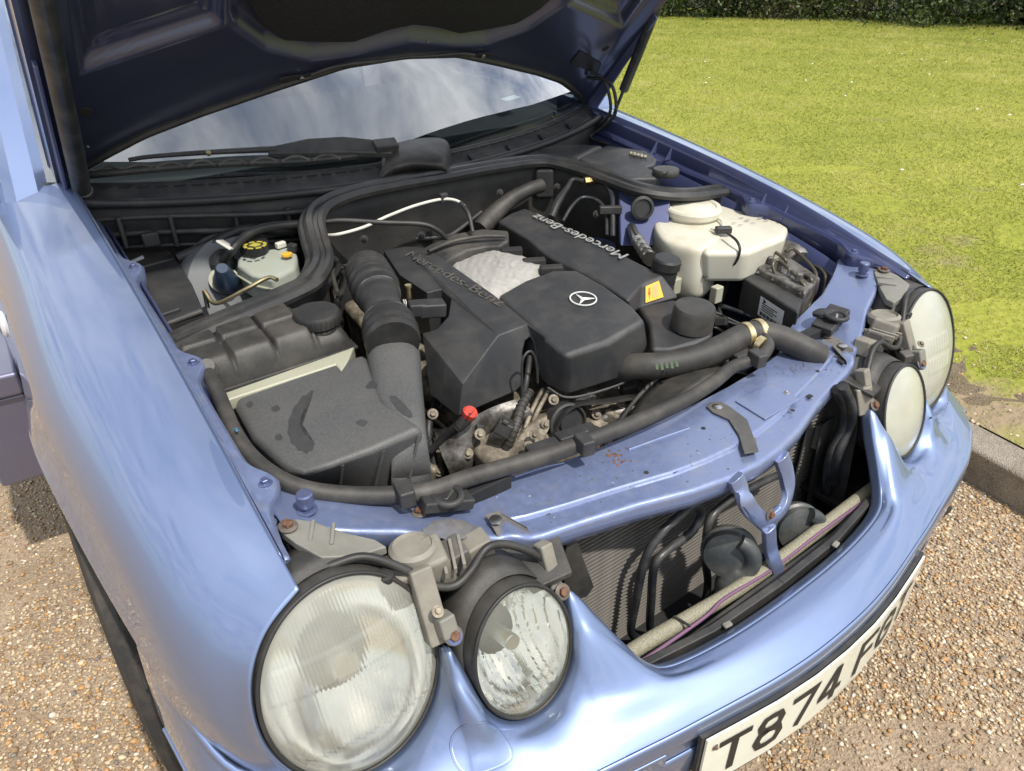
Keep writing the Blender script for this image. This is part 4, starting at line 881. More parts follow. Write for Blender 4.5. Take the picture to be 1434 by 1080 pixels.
# expansion tank
TX0, TX1, TY0, TY1 = -.625, -.370, .702, .836
def tanktop(u, v):
    x = TX0 + (TX1 - TX0) * u; y = TY0 + (TY1 - TY0) * v + .012 * (u - .5)
    lob = 1.0
    for g in (.27, .52, .76): lob -= .95 * math.exp(-((u - g) / .012) ** 2)
    lob -= .85 * math.exp(-((v - .48) / .026) ** 2) * (1 if u < .76 else 0)
    ed = min(1, min(u, 1 - u) / .07) * 1.0; ed = math.sin(min(1, min(u, 1 - u) / .08) * math.pi / 2) ** .5 * math.sin(min(1, min(v, 1 - v) / .16) * math.pi / 2) ** .5
    z = .750 + ed * (.034 + .012 * lob + .010 * v - .016 * float(sm(np.array(u), .76, .79)))
    return (x, y, z)
G = np.array([[tanktop(u, v) for u in np.linspace(0, 1, 110)] for v in np.linspace(0, 1, 50)]); V, F = grid(G)
tk = obj('expansion_tank', mk('tk', V, F, 60), plastic_d, CAR, label='lobed black coolant expansion tank')
o4 = [(TX0, TY0 - .003, .752), (TX1, TY0 + .003, .752), (TX1, TY1 + .008, .752), (TX0, TY1, .752)]
slab('tank_seam', [np.array(p) + np.array([(-.004, .004)[i in (1, 2)], (-.004, .004)[i > 1], 0]) for i, p in enumerate(o4)], [np.array(p) + np.array([(-.004, .004)[i in (1, 2)], (-.004, .004)[i > 1], -.006]) for i, p in enumerate(o4)], plastic_d, tk, .002)
slab('tank_base', [np.array(p) - np.array([0, 0, .007]) for p in o4], [np.array(p) - np.array([0, 0, .07]) for p in o4], tank_b, tk, .006)
cpp = Vector(at(446, 455, Z=.782)); cpx = lathe('tank_cap', [(.034, -.02), (.034, 0), (.031, .002), (.036, .006), (.037, .020), (.034, .025), (.012, .026), (0, .0262)], cpp, (0, -.03, 1), rubber, tk, 40)
for k in range(28):
    t = k / 28 * 2 * math.pi; box('cap_grip', cpp + Vector((.0368 * math.cos(t), .0368 * math.sin(t), .013)), (.0022, .003, .013), rubber, cpx, rot=(0, 0, t), bevel=0)
lathe('hose_spigot', [(.014, 0), (.012, .012), (.011, .02)], at(293, 520, Z=.785), (-.15, -.45, .6), plastic_g, tk, 18)
HZ = [(293,523,.79),(303,545,.785),(313,570,.775),(328,605,.765),(352,640,.752),(390,670,.742),(430,686,.732),(480,693,.722),(540,694,.715),(600,688,.71),(660,668,.705),(720,651,.70),(780,633,.698),(850,607,.697),(910,583,.695),(960,560,.693),(1000,535,.692),(1025,515,.692),(1050,505,.695),(1068,497,.70),(1076,484,.70),(1068,472,.702),(1058,468,.702)]
ch_ = tube('coolant_hose', zs(HZ, 0), [.0095, .0105, .0115, .012, .012, .012, .0115, .011, .010], hose_m, CAR, 180, 14, label='long coolant hose lying along the front panel')
for px, py, z in ((567,692,.715),(818,622,.70),(1060,502,.697)):
    box('hose_clip', at(px, py, Z=z + .006), (.020, .03, .024), plastic, ch_, rot=(0, 0, -.2), bevel=.003)
box('hose_mark', at(331, 602, Z=.778), (.004, .008, .003), mat('blue mark', (.03, .14, .25), .5), ch_)
# far side: radiator hose and clamps
rh = tube('radiator_hose', zs([(845,530,.635),(872,518,.67),(892,513,.685),(920,512,.69),(965,504,.69),(1005,490,.695),(1040,472,.70),(1065,467,.70),(1095,474,.695),(1125,488,.685),(1150,500,.67)], 0), [.0225, .0225, .0225, .0235, .0235, .0225, .022], hose_m, CAR, 90, 20, label='thick radiator hose on the far side')
for i, px in enumerate(((1040,472),(1058,467))):
    p = Vector(at(*px, Z=.70)); d = Vector(at(1065, 467, Z=.70)) - Vector(at(1040, 472, Z=.70))
    lathe('hose_clamp', [(.0245, 0), (.0258, .001), (.0258, .011), (.0245, .012)], p, d, zinc, rh, 28)
lathe('hose_clamp', [(.0135, 0), (.0148, .001), (.0148, .011), (.0135, .012)], at(1060, 480, Z=.702), (.1, -.7, -.1), zinc, rh, 20)
for k in range(5): box('green_print', at(920 + k * 7, 514 - k, Z=.7125), (.004, .010 + .004 * (k % 2), .0006), mat('green print', (.055, .085, .04), .7), rh, rot=(.5, 0, -.6), bevel=0)
# fluid reservoirs in front of the far bank
q = zs([(893,428,.725),(945,418,.73),(968,436,.728),(1000,460,.722),(996,470,.72),(975,480,.715),(940,490,.71),(912,488,.71),(908,455,.72)], 0)
psb = slab('steering_reservoir', q, [drop(p, .08) for p in q], cover, CAR, .008, bseg=3, label='black steering fluid reservoir with a broad cap')
lathe('reservoir_cap', [(.037, -.015), (.037, .02), (.034, .026), (.012, .027), (0, .0272)], at(970, 447, Z=.737), (0, -.08, 1), plastic_d, psb, 40)
lathe('oil_cap', [(.024, -.02), (.024, .004), (.027, .008), (.027, .024), (.024, .028), (0, .029)], at(931, 380, Z=.763), (.05, -.1, 1), rubber, CAR, 32)
ex_ = tube('filler_neck', zs([(884,318,.77),(890,332,.766),(902,350,.76),(912,365,.755)], 0), [.010, .012, .0135, .0135], steel, CAR, 40, 16)
for k in range(5): tube('neck_ring', zs([(892 + k * 4, 336 + k * 6, .767), (893 + k * 4, 337.5 + k * 6, .7665)], 0), .0142, steel, ex_, 3, 16)
# windscreen washer tank
col0 = np.array(zs([(915,320),(921,304),(938,292),(975,284),(1004,290),(1016,308),(1010,336),(985,352),(950,348),(926,338)], .766)); cc0 = col0.mean(0); low = at(984, 420, Z=.62)
def colsec(z, k):
    sh = (low[:2] - cc0[:2]) * max(0, (.68 - z) / .10) * .3; P = cc0 + (col0 - cc0) * k; P[:, 2] = z; P[:, :2] += sh; return P
S_ = [colsec(.776, .80), colsec(.7755, .86), colsec(.772, .95), colsec(.764, .99), colsec(.745, 1.0), colsec(.715, 1.0), colsec(.685, .985), colsec(.662, .92), colsec(.645, .78), colsec(.628, .62), colsec(.60, .55), colsec(.57, .54)]
G = np.swapaxes(cr(np.swapaxes(np.array(S_), 0, 1), 90, True), 0, 1); G = cr(G, 70)
V, F = grid(G, cv=True, cap=True); wt_ = obj('washer_tank', mk('wtk', V, F, 60), tank_m, CAR, label='milky plastic washer tank on the far side')
ww = zs([(965,296,.772),(1000,284,.776),(1030,276,.777),(1068,294,.775),(1106,318,.771),(1100,331,.769),(1046,353,.769),(984,353,.77)], 0)
slab('tank_shoulder', ww, [np.mean(ww, axis=0) + (q_ - np.mean(ww, axis=0)) * .92 - np.array([-.006, 0, .075]) for q_ in ww], tank_m, wt_, .013, bseg=5)
tc_ = lathe('tank_lid', [(.058, -.016), (.058, .008), (.064, .010), (.065, .022), (.062, .026), (.052, .027), (.050, .024), (.046, .027), (0, .030)], at(968, 303, Z=.776), (-.02, -.05, 1), tank_m, wt_, 48)
tube('lid_strap', zs([(1000,300,.785),(1012,312,.782),(1008,325,.78),(996,320,.782)], 0), .003, tank_m, wt_, 20, 8)
pg = box('tank_plug', at(1013, 322, Z=.785), (.034, .016, .014), plastic, wt_, rot=(0, 0, -.6))
tube('plug_wire', zs([(1018,326,.788),(1032,338,.785),(1036,352,.77),(1028,370,.74),(1010,378,.72),(985,388,.71)], 0), .0028, rubber, wt_, 40, 8)
for r in range(3):
    for k in range(6): box('tank_marking', at(1028 + k * 9 + r * 10 , 314 - r * 9 + (r - 1) * 2 - k * 1.5 + (4 if k % 2 else 0), Z=.776), (.010, .003, .0005), greyink, wt_, rot=(0, 0, -.55), bevel=0)
# anti-lock brake unit
aq = zs([(1040,388,.705),(1056,374,.705),(1128,412,.70),(1118,438,.70)], 0)
ab2 = slab('brake_control_unit', aq, [drop(p, .075) for p in aq], plastic, CAR, .005, label='black brake control unit with white label')
m2 = zs([(1058,372,.72),(1095,352,.72),(1150,388,.715),(1128,410,.715)], 0); hb = slab('valve_block', m2, [drop(p, .085) for p in m2], metal, ab2, .006)
lathe('pump_motor', [(.035, 0), (.038, .01), (.038, .06), (.03, .066)], at(1118, 372, Z=.70), (.3, .5, .15), metal, ab2, 28)
fa, fb_, fc_, fd_ = (Vector(v) for v in (aq[0], aq[3], drop(aq[3], .075), drop(aq[0], .075))); fn = (fb_ - fa).cross(fd_ - fa).normalized(); fn = fn if fn.dot(Vector(CAM_POS) - fa) > 0 else -fn
def face(a, b): return fa + (fb_ - fa) * a + (fd_ - fa) * b + fn * .0012
lab = prism('unit_label', [face(.38, .18), face(.80, .18), face(.80, .72), face(.38, .72)], fn * .0004, white_s, ab2, .0)
for k in range(4): prism('label_text', [face(a, b) + fn * .0008 for a, b in ((.43, .32 + k * .06), (.70 - .06 * (k % 2), .32 + k * .06), (.70 - .06 * (k % 2), .345 + k * .06), (.43, .345 + k * .06))], fn * .0002, ink, lab, 0)
for k in range(16): prism('bar_code', [face(a, b) + fn * .0008 for a, b in ((.42 + k * .022, .58), (.432 + k * .022 + .006 * (k % 3 == 0), .58), (.432 + k * .022 + .006 * (k % 3 == 0), .68), (.42 + k * .022, .68))], fn * .0002, ink, lab, 0)
lathe('label_mark', [(.006, 0), (.006, .0003)], face(.46, .26) + fn * .0006, fn, ink, lab, 3)
for k, (px, py) in enumerate(((1062,382),(1083,392),(1104,402),(1122,411))): bolt('unit_screw', at(px, py, Z=.708), (0, 0, 1), .0035, steel, ab2)
PIPES = [[(1047,388,.70),(1062,352,.735),(1070,345,.738),(1098,362,.735),(1100,372,.72)], [(1085,382,.72),(1082,370,.735),(1092,366,.738),(1122,395,.72),(1128,412,.70),(1112,470,.62)], [(1100,352,.735),(1112,350,.735),(1140,378,.72),(1140,400,.70),(1122,470,.62)],
         [(1140,372,.71),(1150,378,.71),(1156,392,.70),(1148,425,.66),(1130,470,.61)], [(1128,385,.72),(1136,392,.72),(1136,412,.69),(1118,470,.61)]]
for p in PIPES: tube('brake_pipe', zs(p, 0), .0038, mat('olive brake pipe', (.10, .09, .065), .4, .5), ab2, 50, 8)
for k, (px, py) in enumerate(((1078,368),(1092,376),(1106,384),(1118,392))): lathe('pipe_nut', [(.0065, 0), (.0065, .012), (.004, .014)], at(px, py, Z=.722), (0, 0, 1), metal, ab2, 6, 20)
for pts in ([(1010,378,.66),(1002,400,.64),(992,430,.60)], [(1000,440,.62),(1015,452,.61),(1030,470,.60)], [(1020,395,.66),(1008,430,.62),(1012,455,.6)]): tube('far_loom', zs(pts, 0), .006, rubber, CAR, 20, 8)
for px, py in ((945,400),(1003,412)): box('tank_fitting', at(px, py, Z=.69), (.022, .018, .035), tank_b, wt_)
box('tank_tag', at(1045, 362, Z=.735), (.045, .03, .004), tank_b, wt_, rot=(.3, 0, -.6))

# front of the engine: timing cover clutter, pulley, belt, dipstick, connectors, fan shroud
fr = surf('timing_cover', [[at(px, py, Z=z) for px, py, z in r] for r in (
    [(605,600,.63),(625,600,.645),(650,590,.65),(690,570,.65),(720,560,.65)], [(620,640,.60),(640,625,.615),(660,605,.63),(690,585,.635),(740,570,.64)], [(632,668,.56),(650,650,.585),(672,622,.60),(700,600,.61),(750,585,.62)], [(640,690,.50),(660,675,.52),(690,640,.55),(720,620,.56),(770,600,.57)])], 30, 30, metal, CAR, label='dirty aluminium timing cover')
brk = prism('alternator_bracket', zs([(718,628,.60),(735,600,.615),(765,580,.63),(782,572,.635),(775,590,.625),(758,625,.60),(740,640,.585),(722,638,.585)], 0), (.01, .05, -.03), cast, CAR, .004)
for px, py in ((748,608),(764,594),(740,625)): bolt('bracket_bolt', at(px, py, Z=.622), (-.2, -.8, .5), .006, cast, brk)
pu = lathe('idler_pulley', [(.035, 0), (.035, .022), (.031, .024), (.029, .018), (.018, .018), (.016, .024), (0, .025)], at(797, 592, Z=.615) + np.array([.0, .018, -.006]), (-.15, -1, .32), plastic, CAR, 40)
ribbon('drive_belt', zs([(752,642,.57),(768,612,.60),(783,582,.63),(805,566,.64),(850,562,.635),(905,552,.63)], 0), [(-.002, -.012), (.002, -.012), (.002, .012), (-.002, .012)], rubber, CAR, 50, up=(0, -1, .3))
ribbon('drive_belt', zs([(775,640,.57),(790,620,.59),(815,615,.59),(840,600,.6)], 0), [(-.002, -.012), (.002, -.012), (.002, .012), (-.002, .012)], rubber, CAR, 40, up=(0, -1, .3))
dp = tube('dipstick_tube', zs([(603,632,.60),(625,610,.63),(645,595,.655)], 0), [.006, .007, .009], plastic, CAR, 24, 12)
lathe('dipstick_handle', [(.011, 0), (.012, .004), (.0125, .012), (.009, .016), (0, .0165)], at(655, 584, Z=.665), (.25, -.35, .9), red, dp, 24)
tube('dipstick_neck', zs([(640,600,.648),(655,585,.665)], 0), [.009, .0105], plastic, dp, 8, 14)
box('dipstick_ridge', at(661, 576, Z=.684), (.018, .004, .003), red, dp, rot=(.3, .2, .6))
cn = box('sensor_connector', at(706, 598, Z=.64), (.036, .026, .024), plastic, CAR, rot=(.5, .3, .9), bevel=.003); box('connector_latch', at(708, 590, Z=.655), (.02, .012, .008), plastic, cn, rot=(.5, .3, .9))
cf_ = tube('corrugated_loom', zs([(742,548,.66),(730,570,.65),(722,598,.635),(712,622,.61),(698,645,.58)], 0), .0075, hose_m, CAR, 40, 12)
for k in range(16):
    f = k / 15; p = cr(zs([(742,548,.66),(730,570,.65),(722,598,.635),(712,622,.61),(698,645,.58)], 0), 32); i = int(f * 28) + 1
    tube('loom_rib', [p[i] - (p[i + 1] - p[i]) * .25, p[i] + (p[i + 1] - p[i]) * .25], .0088, hose_m, cf_, 3, 10)
for pts, r_, m_ in (([(640,690,.52),(655,655,.56),(672,630,.585),(700,612,.60)], .008, rubber), ([(742,500,.70),(738,530,.68),(732,560,.65)], .005, rubber), ([(760,545,.65),(745,575,.63),(735,600,.61)], .004, cast), ([(768,548,.65),(752,578,.63),(742,602,.6)], .004, cast), ([(690,650,.55),(720,640,.55),(760,640,.54)], .008, rubber),
                    ([(880,560,.62),(930,550,.63),(980,540,.62)], .008, rubber), ([(610,560,.64),(600,600,.62),(608,650,.57)], .007, rubber), ([(820,600,.58),(860,580,.6),(900,570,.6)], .012, metal)):
    tube('engine_hose', zs(pts, 0), r_, m_, CAR, 30, 10)
for px, py, z in ((630,645,.585),(606,580,.64),(672,608,.63),(690,632,.58),(705,650,.55),(775,560,.65),(655,635,.60),(615,660,.56),(835,580,.61),(870,565,.62)):
    bolt('engine_bolt', at(px, py, Z=z), (-.2, -.7, .6), .0065, cast, eng)
for px, py, z, sz in ((600,655,.55,(.06,.05,.05)),(690,665,.52,(.08,.06,.05)),(760,655,.52,(.06,.05,.06)),(870,590,.57,(.10,.06,.06)),(940,560,.58,(.10,.05,.06)),(1010,510,.60,(.08,.06,.05)),(620,690,.5,(.06,.06,.06))):
    box('accessory_casting', at(px, py, Z=z), sz, cast, eng, rot=(.3, .2, .5), bevel=.008)
# electric-fan shrouds behind the front panel
for (cx, cz, r_) in ((.10, .50, .185), (-.36, .49, .15)):
    G = []
    for f in np.linspace(0, 1, 6):
        G.append([(cx + r_ * math.cos(t) * (1 - .08 * f), .365 + .065 * f, cz + (r_ - .012 * f) * math.sin(t) ) for t in np.linspace(.15, math.pi - .15, 40)])
    V, F = grid(np.array(G)); fs = obj('fan_shroud', mk('fs', V, F, 60), plastic_d, CAR, solid=.004)
    tube('shroud_ridge', [(cx + r_ * .93 * math.cos(t), .435, cz + (r_ - .01) * math.sin(t)) for t in np.linspace(.15, math.pi - .15, 30)], .004, plastic_d, fs, 50, 8)

# wiring and small lines filling the gaps of the bay
crng = np.random.default_rng(21)
def wires(name, a_, b_, n, r_, sag, mats_):
    for k in range(n):
        p0, p1 = np.array(at(*a_[:2], Z=a_[2])) + crng.normal(0, .018, 3), np.array(at(*b_[:2], Z=b_[2])) + crng.normal(0, .018, 3)
        mid = [p0 + (p1 - p0) * f + np.array([*crng.normal(0, .012, 2), -sag * math.sin(math.pi * f) + crng.normal(0, .008)]) for f in (.25, .5, .75)]
        tube(name, [p0] + mid + [p1], r_ * crng.uniform(.7, 1.3), mats_[k % len(mats_)], CAR, 36, 8)
wires('wiring', (1000,440,.64), (1150,470,.60), 6, .004, .02, [rubber, plastic, pipe_m])
wires('wiring', (1030,470,.62), (905,470,.66), 4, .005, .01, [rubber, hose_m])
wires('wiring', (600,560,.62), (760,640,.55), 6, .004, .02, [rubber, hose_m, cast])
wires('wiring', (880,310,.74), (1000,430,.62), 4, .004, .02, [rubber, plastic])
wires('wiring', (462,420,.74), (470,330,.72), 5, .006, .0, [rubber, hose_m])
wires('wiring', (500,360,.74), (660,320,.74), 4, .0055, .02, [rubber, plastic])
wires('wiring', (760,290,.74), (870,330,.70), 4, .005, .02, [rubber, pipe_m])
wires('wiring', (300,580,.66), (420,690,.62), 5, .005, .02, [rubber, plastic])
wires('wiring', (860,570,.60), (1060,500,.62), 4, .005, .02, [rubber, hose_m])
for k in range(16):
    px, py, z = [(470,380,.72),(485,345,.73),(640,620,.60),(700,660,.55),(880,545,.62),(1010,450,.64),(1020,480,.62),(900,330,.73),(600,620,.60),(760,610,.59),(1150,450,.62),(1005,500,.62),(455,440,.70),(820,560,.63),(670,600,.63),(940,540,.60)][k]
    box('loom_connector', at(px, py, Z=z), tuple(crng.uniform(.012, .032, 3)), [plastic, plastic_g, plastic_d, beige][k % 4 if k % 5 else 0], CAR, rot=tuple(crng.uniform(-.6, .6, 3)), bevel=.002)
for k, (px, py, z) in enumerate(((380,305,.82),(470,300,.83),(560,300,.81),(510,335,.79),(700,270,.82),(780,262,.82),(835,300,.79),(590,330,.79))):
    bolt('bulkhead_stud', np.array(at(px, py, Z=z)), (-.3, -.9, .2), .006, bulk_m, bulk)

# dried wet marks on the airbox lid
dg_ = bpy.context.evaluated_depsgraph_get(); dg_.update(); ABV = [BVHTree.FromObject(o_, dg_) for o_ in [ab] + [c_ for c_ in ab.children if c_.name.startswith('snorkel')]]
stain_m = mat('damp mark', (0.046, 0.046, 0.047), 0.48, var=.2, vscale=60)
def onbox(px, py):
    d = Vector(CAM_F + CAM_R * (px - 717) / FPX - CAM_U * (py - 540) / FPX).normalized(); best = None
    for B_ in ABV:
        h, n, _, dist = B_.ray_cast(Vector(CAM_POS), d)
        if h is not None and (best is None or dist < best[1]): best = (h + (n if n.dot(d) < 0 else -n) * .0006, dist)
    return best[0] if best else None
def stain(pxs):
    P = cr(np.array(pxs, float), len(pxs) * 5, True); c_ = P.mean(0); rings = []
    for f in (0.02, .35, .7, 1.0):
        row = [onbox(*(c_ + (q_ - c_) * f * (1 + .05 * math.sin(i_ * 1.9) * (f > .9)))) for i_, q_ in enumerate(P)]
        if any(r_ is None for r_ in row): return
        rings.append([tuple(r_) for r_ in row])
    V, F = grid(np.array(rings), cv=True); obj('damp_mark', mk('stn', V, F, 60), stain_m, ab)
for s_ in ([(438,548),(420,560),(406,585),(404,610),(416,628),(432,634),(441,622),(430,612),(421,600),(422,582),(434,562)], [(546,556),(556,557),(574,575),(577,585),(566,582),(553,570)], [(512,543),(520,534),(528,538),(524,544)], [(499,592),(506,588),(515,591),(508,597)], [(380,572),(388,568),(392,573),(385,577)], [(385,612),(392,608),(396,614),(389,617)], [(345,566),(352,562),(354,568),(348,571)]): stain(s_)
# ------------------------------------------------------------------ front panel (slam panel)
SX = [0, .06, .12, .20, .28, .34, .365, .385, .41, .44, .50, .55, .585, .615]
SF = [.192, .197, .208, .232, .251, .262, .270, .282, .292, .303, .335, .352, .37, .39]
SR = [.342, .342, .344, .350, .362, .385, .398, .408, .413, .416, .424, .44, .455, .47]
SZ = [.668, .668, .668, .668, .668, .669, .670, .673, .681, .690, .706, .722, .732, .739]
def slam(x, f):
    a = abs(x); yf = np.interp(a, SX, SF); yr = np.interp(a, SX, SR); z = np.interp(a, SX, SZ); return np.array([x, yr + (yf - yr) * f, z])
def slam_h(x, f):
    a = abs(x); k = float(sm(np.array(.37 - a), 0, .02)); h = -.006 * sm(np.array(f), .72, .76) * k
    h += .004 * math.exp(-((a - .40) / .01) ** 2) * 0
    h -= .004 * float(sm(np.array(a), .375, .39)) * (1 - float(sm(np.array(a), .46, .50)))
    return h
xs = np.concatenate([-np.linspace(.615, .002, 110), np.linspace(.002, .615, 110)])
fs_ = np.concatenate([np.linspace(0, .68, 10), np.linspace(.70, .80, 8), np.linspace(.84, 1.0, 6)])
G = []
for x in xs:
    row = [slam(x, 0) + np.array([0, .006, -.035]), slam(x, 0) + np.array([0, .003, -.004])]
    row += [slam(x, f) + np.array([0, 0, slam_h(x, f)]) for f in fs_]
    e = slam(x, 1.0) + np.array([0, 0, slam_h(x, 1.0)])
    row += [e + np.array([0, -.004, -.002]), e + np.array([0, -.006, -.007]), e + np.array([0, -.005, -.022]), e + np.array([0, -.001, -.034]), e + np.array([0, .010, -.040])]
    G.append(row)
V, F = grid(np.array(G)); SP = obj('front_panel', mk('sp', V, F, 50), paint_slam, CAR, solid=.002, label='scuffed blue panel over the radiator')
def onslam(px, py, h=0.0):
    """point of the panel top seen through a photo pixel"""
    z = .70
    for _ in range(12):
        p = at(px, py, Z=z); z = float(np.interp(abs(p[0]), SX, SZ))
    return at(px, py, Z=z) + np.array([0, 0, h])
def slamplate(name, px, h, t, m_, bevel=.001, parent=None, **k):
    return prism(name, [onslam(a, b, h) for a, b in px], (0, 0, t), m_, parent or SP, bevel, **k)
# square and round holes, drain slots
for px, py, w in ((868,640,.009),(945,657,.011),(1134,553,.011),(1090,522,.012)): box('square_hole', onslam(px, py, .0004 - .003), (w, w * .7, .001), dark, SP, bevel=0)
for px, py in ((785,702),): lathe('round_hole', [(.0045, 0), (.0045, .0006)], onslam(px, py, -.0058), (0, 0, 1), dark, SP, 16)
for px, py in ((863,642),):
    for k in range(26):
        a, b = random.gauss(0, 11), random.gauss(0, 7); lathe('rust_spot', [(.0012 + random.random() * .0018, 0), (.001, .0004)], onslam(px + a, py + b, .0003), (0, 0, 1), rust, SP, 7)
slamplate('raised_plate', [(1029,563),(1080,538),(1120,560),(1071,589)], .0005, .002, paint_slam, .001)
bolt('plate_screw', onslam(1101, 552, .002), (0, 0, 1), .004, steel, SP)
st = slamplate('grille_strap', [(989,572),(994,566),(1010,565),(1022,572),(1046,590),(1058,622),(1062,634),(1042,638),(1034,612),(1020,590),(998,580)], .0008, .003, plastic_g, .001)
prism('strap_foot', [onslam(1034,612,.003), onslam(1056,615,.003), onslam(1064,640,-.02), onslam(1046,652,-.02)], (0, -.003, .001), plastic_g, st, .001)
lathe('strap_rivet', [(.008, 0), (.008, .002), (.005, .003)], onslam(1004, 573, .003), (0, 0, 1), steel, st, 18)
# left latch pocket
def latch(s):
    P = (lambda px, py, h=0: onslam(px, py, h)) 
    c0 = np.array([s * .422, .352, .692])
    L = box('bonnet_latch', c0 + np.array([0, .004, .006]), (.070, .040, .016), plastic, CAR, rot=(0, s * -.30, s * .12), bevel=.003, label='black bonnet latch on the near side' if s < 0 else 'black bonnet latch on the far side')
    tube('latch_ring', [c0 + np.array([.017 * math.cos(t), -.004 + .020 * math.sin(t), .017]) for t in np.linspace(0, 2 * math.pi, 24)], .0045, plastic, L, 40, 8)
    lathe('latch_bore', [(.013, 0), (.013, .0165)], c0 + np.array([0, -.004, 0]), (0, 0, 1), dark, L, 20)
    lathe('latch_cap', [(.018, 0), (.018, .006), (.012, .010), (0, .011)], c0 + np.array([-.002 , .020, .010]), (0, .25, 1), plastic, L, 24)
    box('latch_spring', c0 + np.array([.004, -.004, .016]), (.022, .004, .003), steel, L, rot=(0, 0, .5), bevel=.0005)
    return L
latch(-1); latch(1)
wm_ = mat('bare worn patch', (.17, .16, .15), .5, .3, var=.3, vscale=60, dust=(.25, .28, .36), dustamt=.6, dscale=25)
def patch(pxs, h, m_):
    c = np.mean(pxs, axis=0); o = []
    for i in range(len(pxs) * 4):
        p = cr(np.array(pxs, float), len(pxs) * 4, True)[i]; p = c + (p - c) * (1 + .06 * math.sin(i * 2.1)); o.append(onslam(p[0], p[1], h))
    prism('worn_patch', o, (0, 0, .0006), m_, SP, 0)
patch([(592,742),(610,728),(640,726),(665,735),(672,742),(655,752),(630,754),(606,750)], -.0022, wm_)
patch([(1150,478),(1165,470),(1182,478),(1190,488),(1178,500),(1160,492)], -.0022, wm_)
for px, py, m_ in ((587,717,rust),(666,692,rust),(696,731,rust),(1150,462,rust),(1172,446,steel),(1160,470,rust),(1107,800,None)):
    if m_: bolt('panel_bolt', onslam(px, py, -.002), (0, 0, 1), .0068, m_, SP)
for px, py in ((675,713),(1178,505)): slamplate('slot', [(px - 6, py - 3), (px, py - 6), (px + 6, py), (px + 3, py + 4)], -.0028, .0012, dark, 0)
# end bolts by the wings
for s in (-1, 1):
    p = np.array([s * .581, .398, .733]); bb = bolt('buffer_bolt', p, (0, 0, 1), .0085, paint_in, SP); lathe('buffer_head', [(.009, .008), (.010, .012), (.010, .024), (.0085, .026), (0, .0265)], p, (0, 0, 1), paint_in, bb, 24)
    bolt('end_bolt', (s * .612, .380, .738), (0, 0, 1), .0075, rust, SP); bolt('end_bolt', (s * .628, .392, .742), (0, 0, 1), .007, paint_in, SP)
# strap running down from the panel to the lamp carrier
def lampstrap(s):
    b = [(s * .386, .315, .676), (s * .368, .312, .676), (s * .352, .272, .668), (s * .350, .262, .640), (s * .345, .250, .615), (s * .372, .255, .622), (s * .384, .272, .652), (s * .392, .285, .674)]
    o = prism('carrier_strap', b, (0, .002, .003), plastic_g, CAR, .001)
    lathe('strap_rivet', [(.0085, 0), (.0085, .002), (.005, .003), (0, .003)], (s * .381, .301, .679), (0, 0, 1), steel, o, 18)
lampstrap(-1); lampstrap(1)
# hose saddle clips on the rear of the panel
for px, py in ((760,640),(800,622),(1040,508)): box('saddle_clip', onslam(px, py, .012), (.05, .022, .022), plastic, SP, rot=(0, 0, -.15), bevel=.003)
sc = slamplate('saddle_plate', [(800,612),(826,602),(838,612),(836,622),(812,630)], .012, .004, plastic, .001); box('saddle_foot', onslam(822, 618, .008), (.02, .025, .012), plastic, sc)

# ------------------------------------------------------------------ condenser, pipes, horns
cx0, cx1, cz0, cz1, cy = -.262, .345, .27, .655, .286
cond = box('condenser', ((cx0 + cx1) / 2, cy + .014, (cz0 + cz1) / 2), (cx1 - cx0, .016, cz1 - cz0), fin_m, CAR, bevel=0, label='condenser core with fine horizontal tubes')
bm_ = mk('bar', [(x, y, z) for x in (cx0, cx1) for y, z in ((-.006, -.0008), (-.006, .0008), (.004, .0008), (.004, -.0008))], [(0, 1, 2, 3), (7, 6, 5, 4), (0, 4, 5, 1), (1, 5, 6, 2), (2, 6, 7, 3), (3, 7, 4, 0)]); bm_.materials.append(tubealu)
for k in range(47):
    o = bpy.data.objects.new('condenser_tube', bm_); link(o, cond); o.location = (0, cy, cz0 + .004 + k * .0081)
for x in (cx0 - .008, cx1 + .008): box('header_tank', (x, cy + .004, (cz0 + cz1) / 2), (.018, .02, cz1 - cz0), tubealu, cond, bevel=.004)
# fins between the tubes: fine zig-zag edges
Vz = []; Fz = []
for k in range(46):
    z0_ = cz0 + .004 + k * .0081
    for i in range(150):
        x = cx0 + .004 + i * (cx1 - cx0 - .008) / 150; dx_ = (cx1 - cx0) / 300 * (1 if i % 2 else -1); b = len(Vz)
        Vz += [(x - dx_, cy + .002, z0_ + .001), (x + dx_, cy + .002, z0_ + .0071), (x + dx_, cy + .008, z0_ + .0071), (x - dx_, cy + .008, z0_ + .001)]; Fz.append((b, b + 1, b + 2, b + 3))
me = mk('fins', Vz, Fz, recalc=False); obj('cooling_fins', me, fin_m, cond, kind='stuff')
box('condenser_bracket', (cx1 - .02, cy - .012, .52), (.02, .012, .05), tubealu, cond)
def yp(px, py, Y): return at(px, py, Y=Y)
tube('oil_cooler_pipe', [yp(900,898,.250), yp(884,885,.250), yp(890,845,.248), yp(903,785,.245), yp(925,748,.243), yp(955,720,.243), yp(974,708,.245), yp(981,722,.247), yp(968,746,.247), yp(938,768,.245), yp(917,792,.244), yp(912,840,.246), yp(911,882,.25), yp(925,893,.252)], .0068, pipe_m, CAR, 120, 14, label='black oil cooler pipe bent into a hairpin')
tube('oil_cooler_pipe', [yp(932,886,.25), yp(960,868,.245), yp(985,845,.240), yp(991,815,.238), yp(988,785,.238), yp(990,745,.238), yp(998,722,.24), yp(1020,702,.245), yp(1050,684,.25), yp(1090,665,.255)], .0066, pipe_m, CAR, 90, 14, label='black oil cooler pipe behind the horns')
tube('crash_tube', [yp(938,884,.262), yp(985,852,.262), yp(1040,816,.262)], .011, pipe_m, CAR, 20, 14)
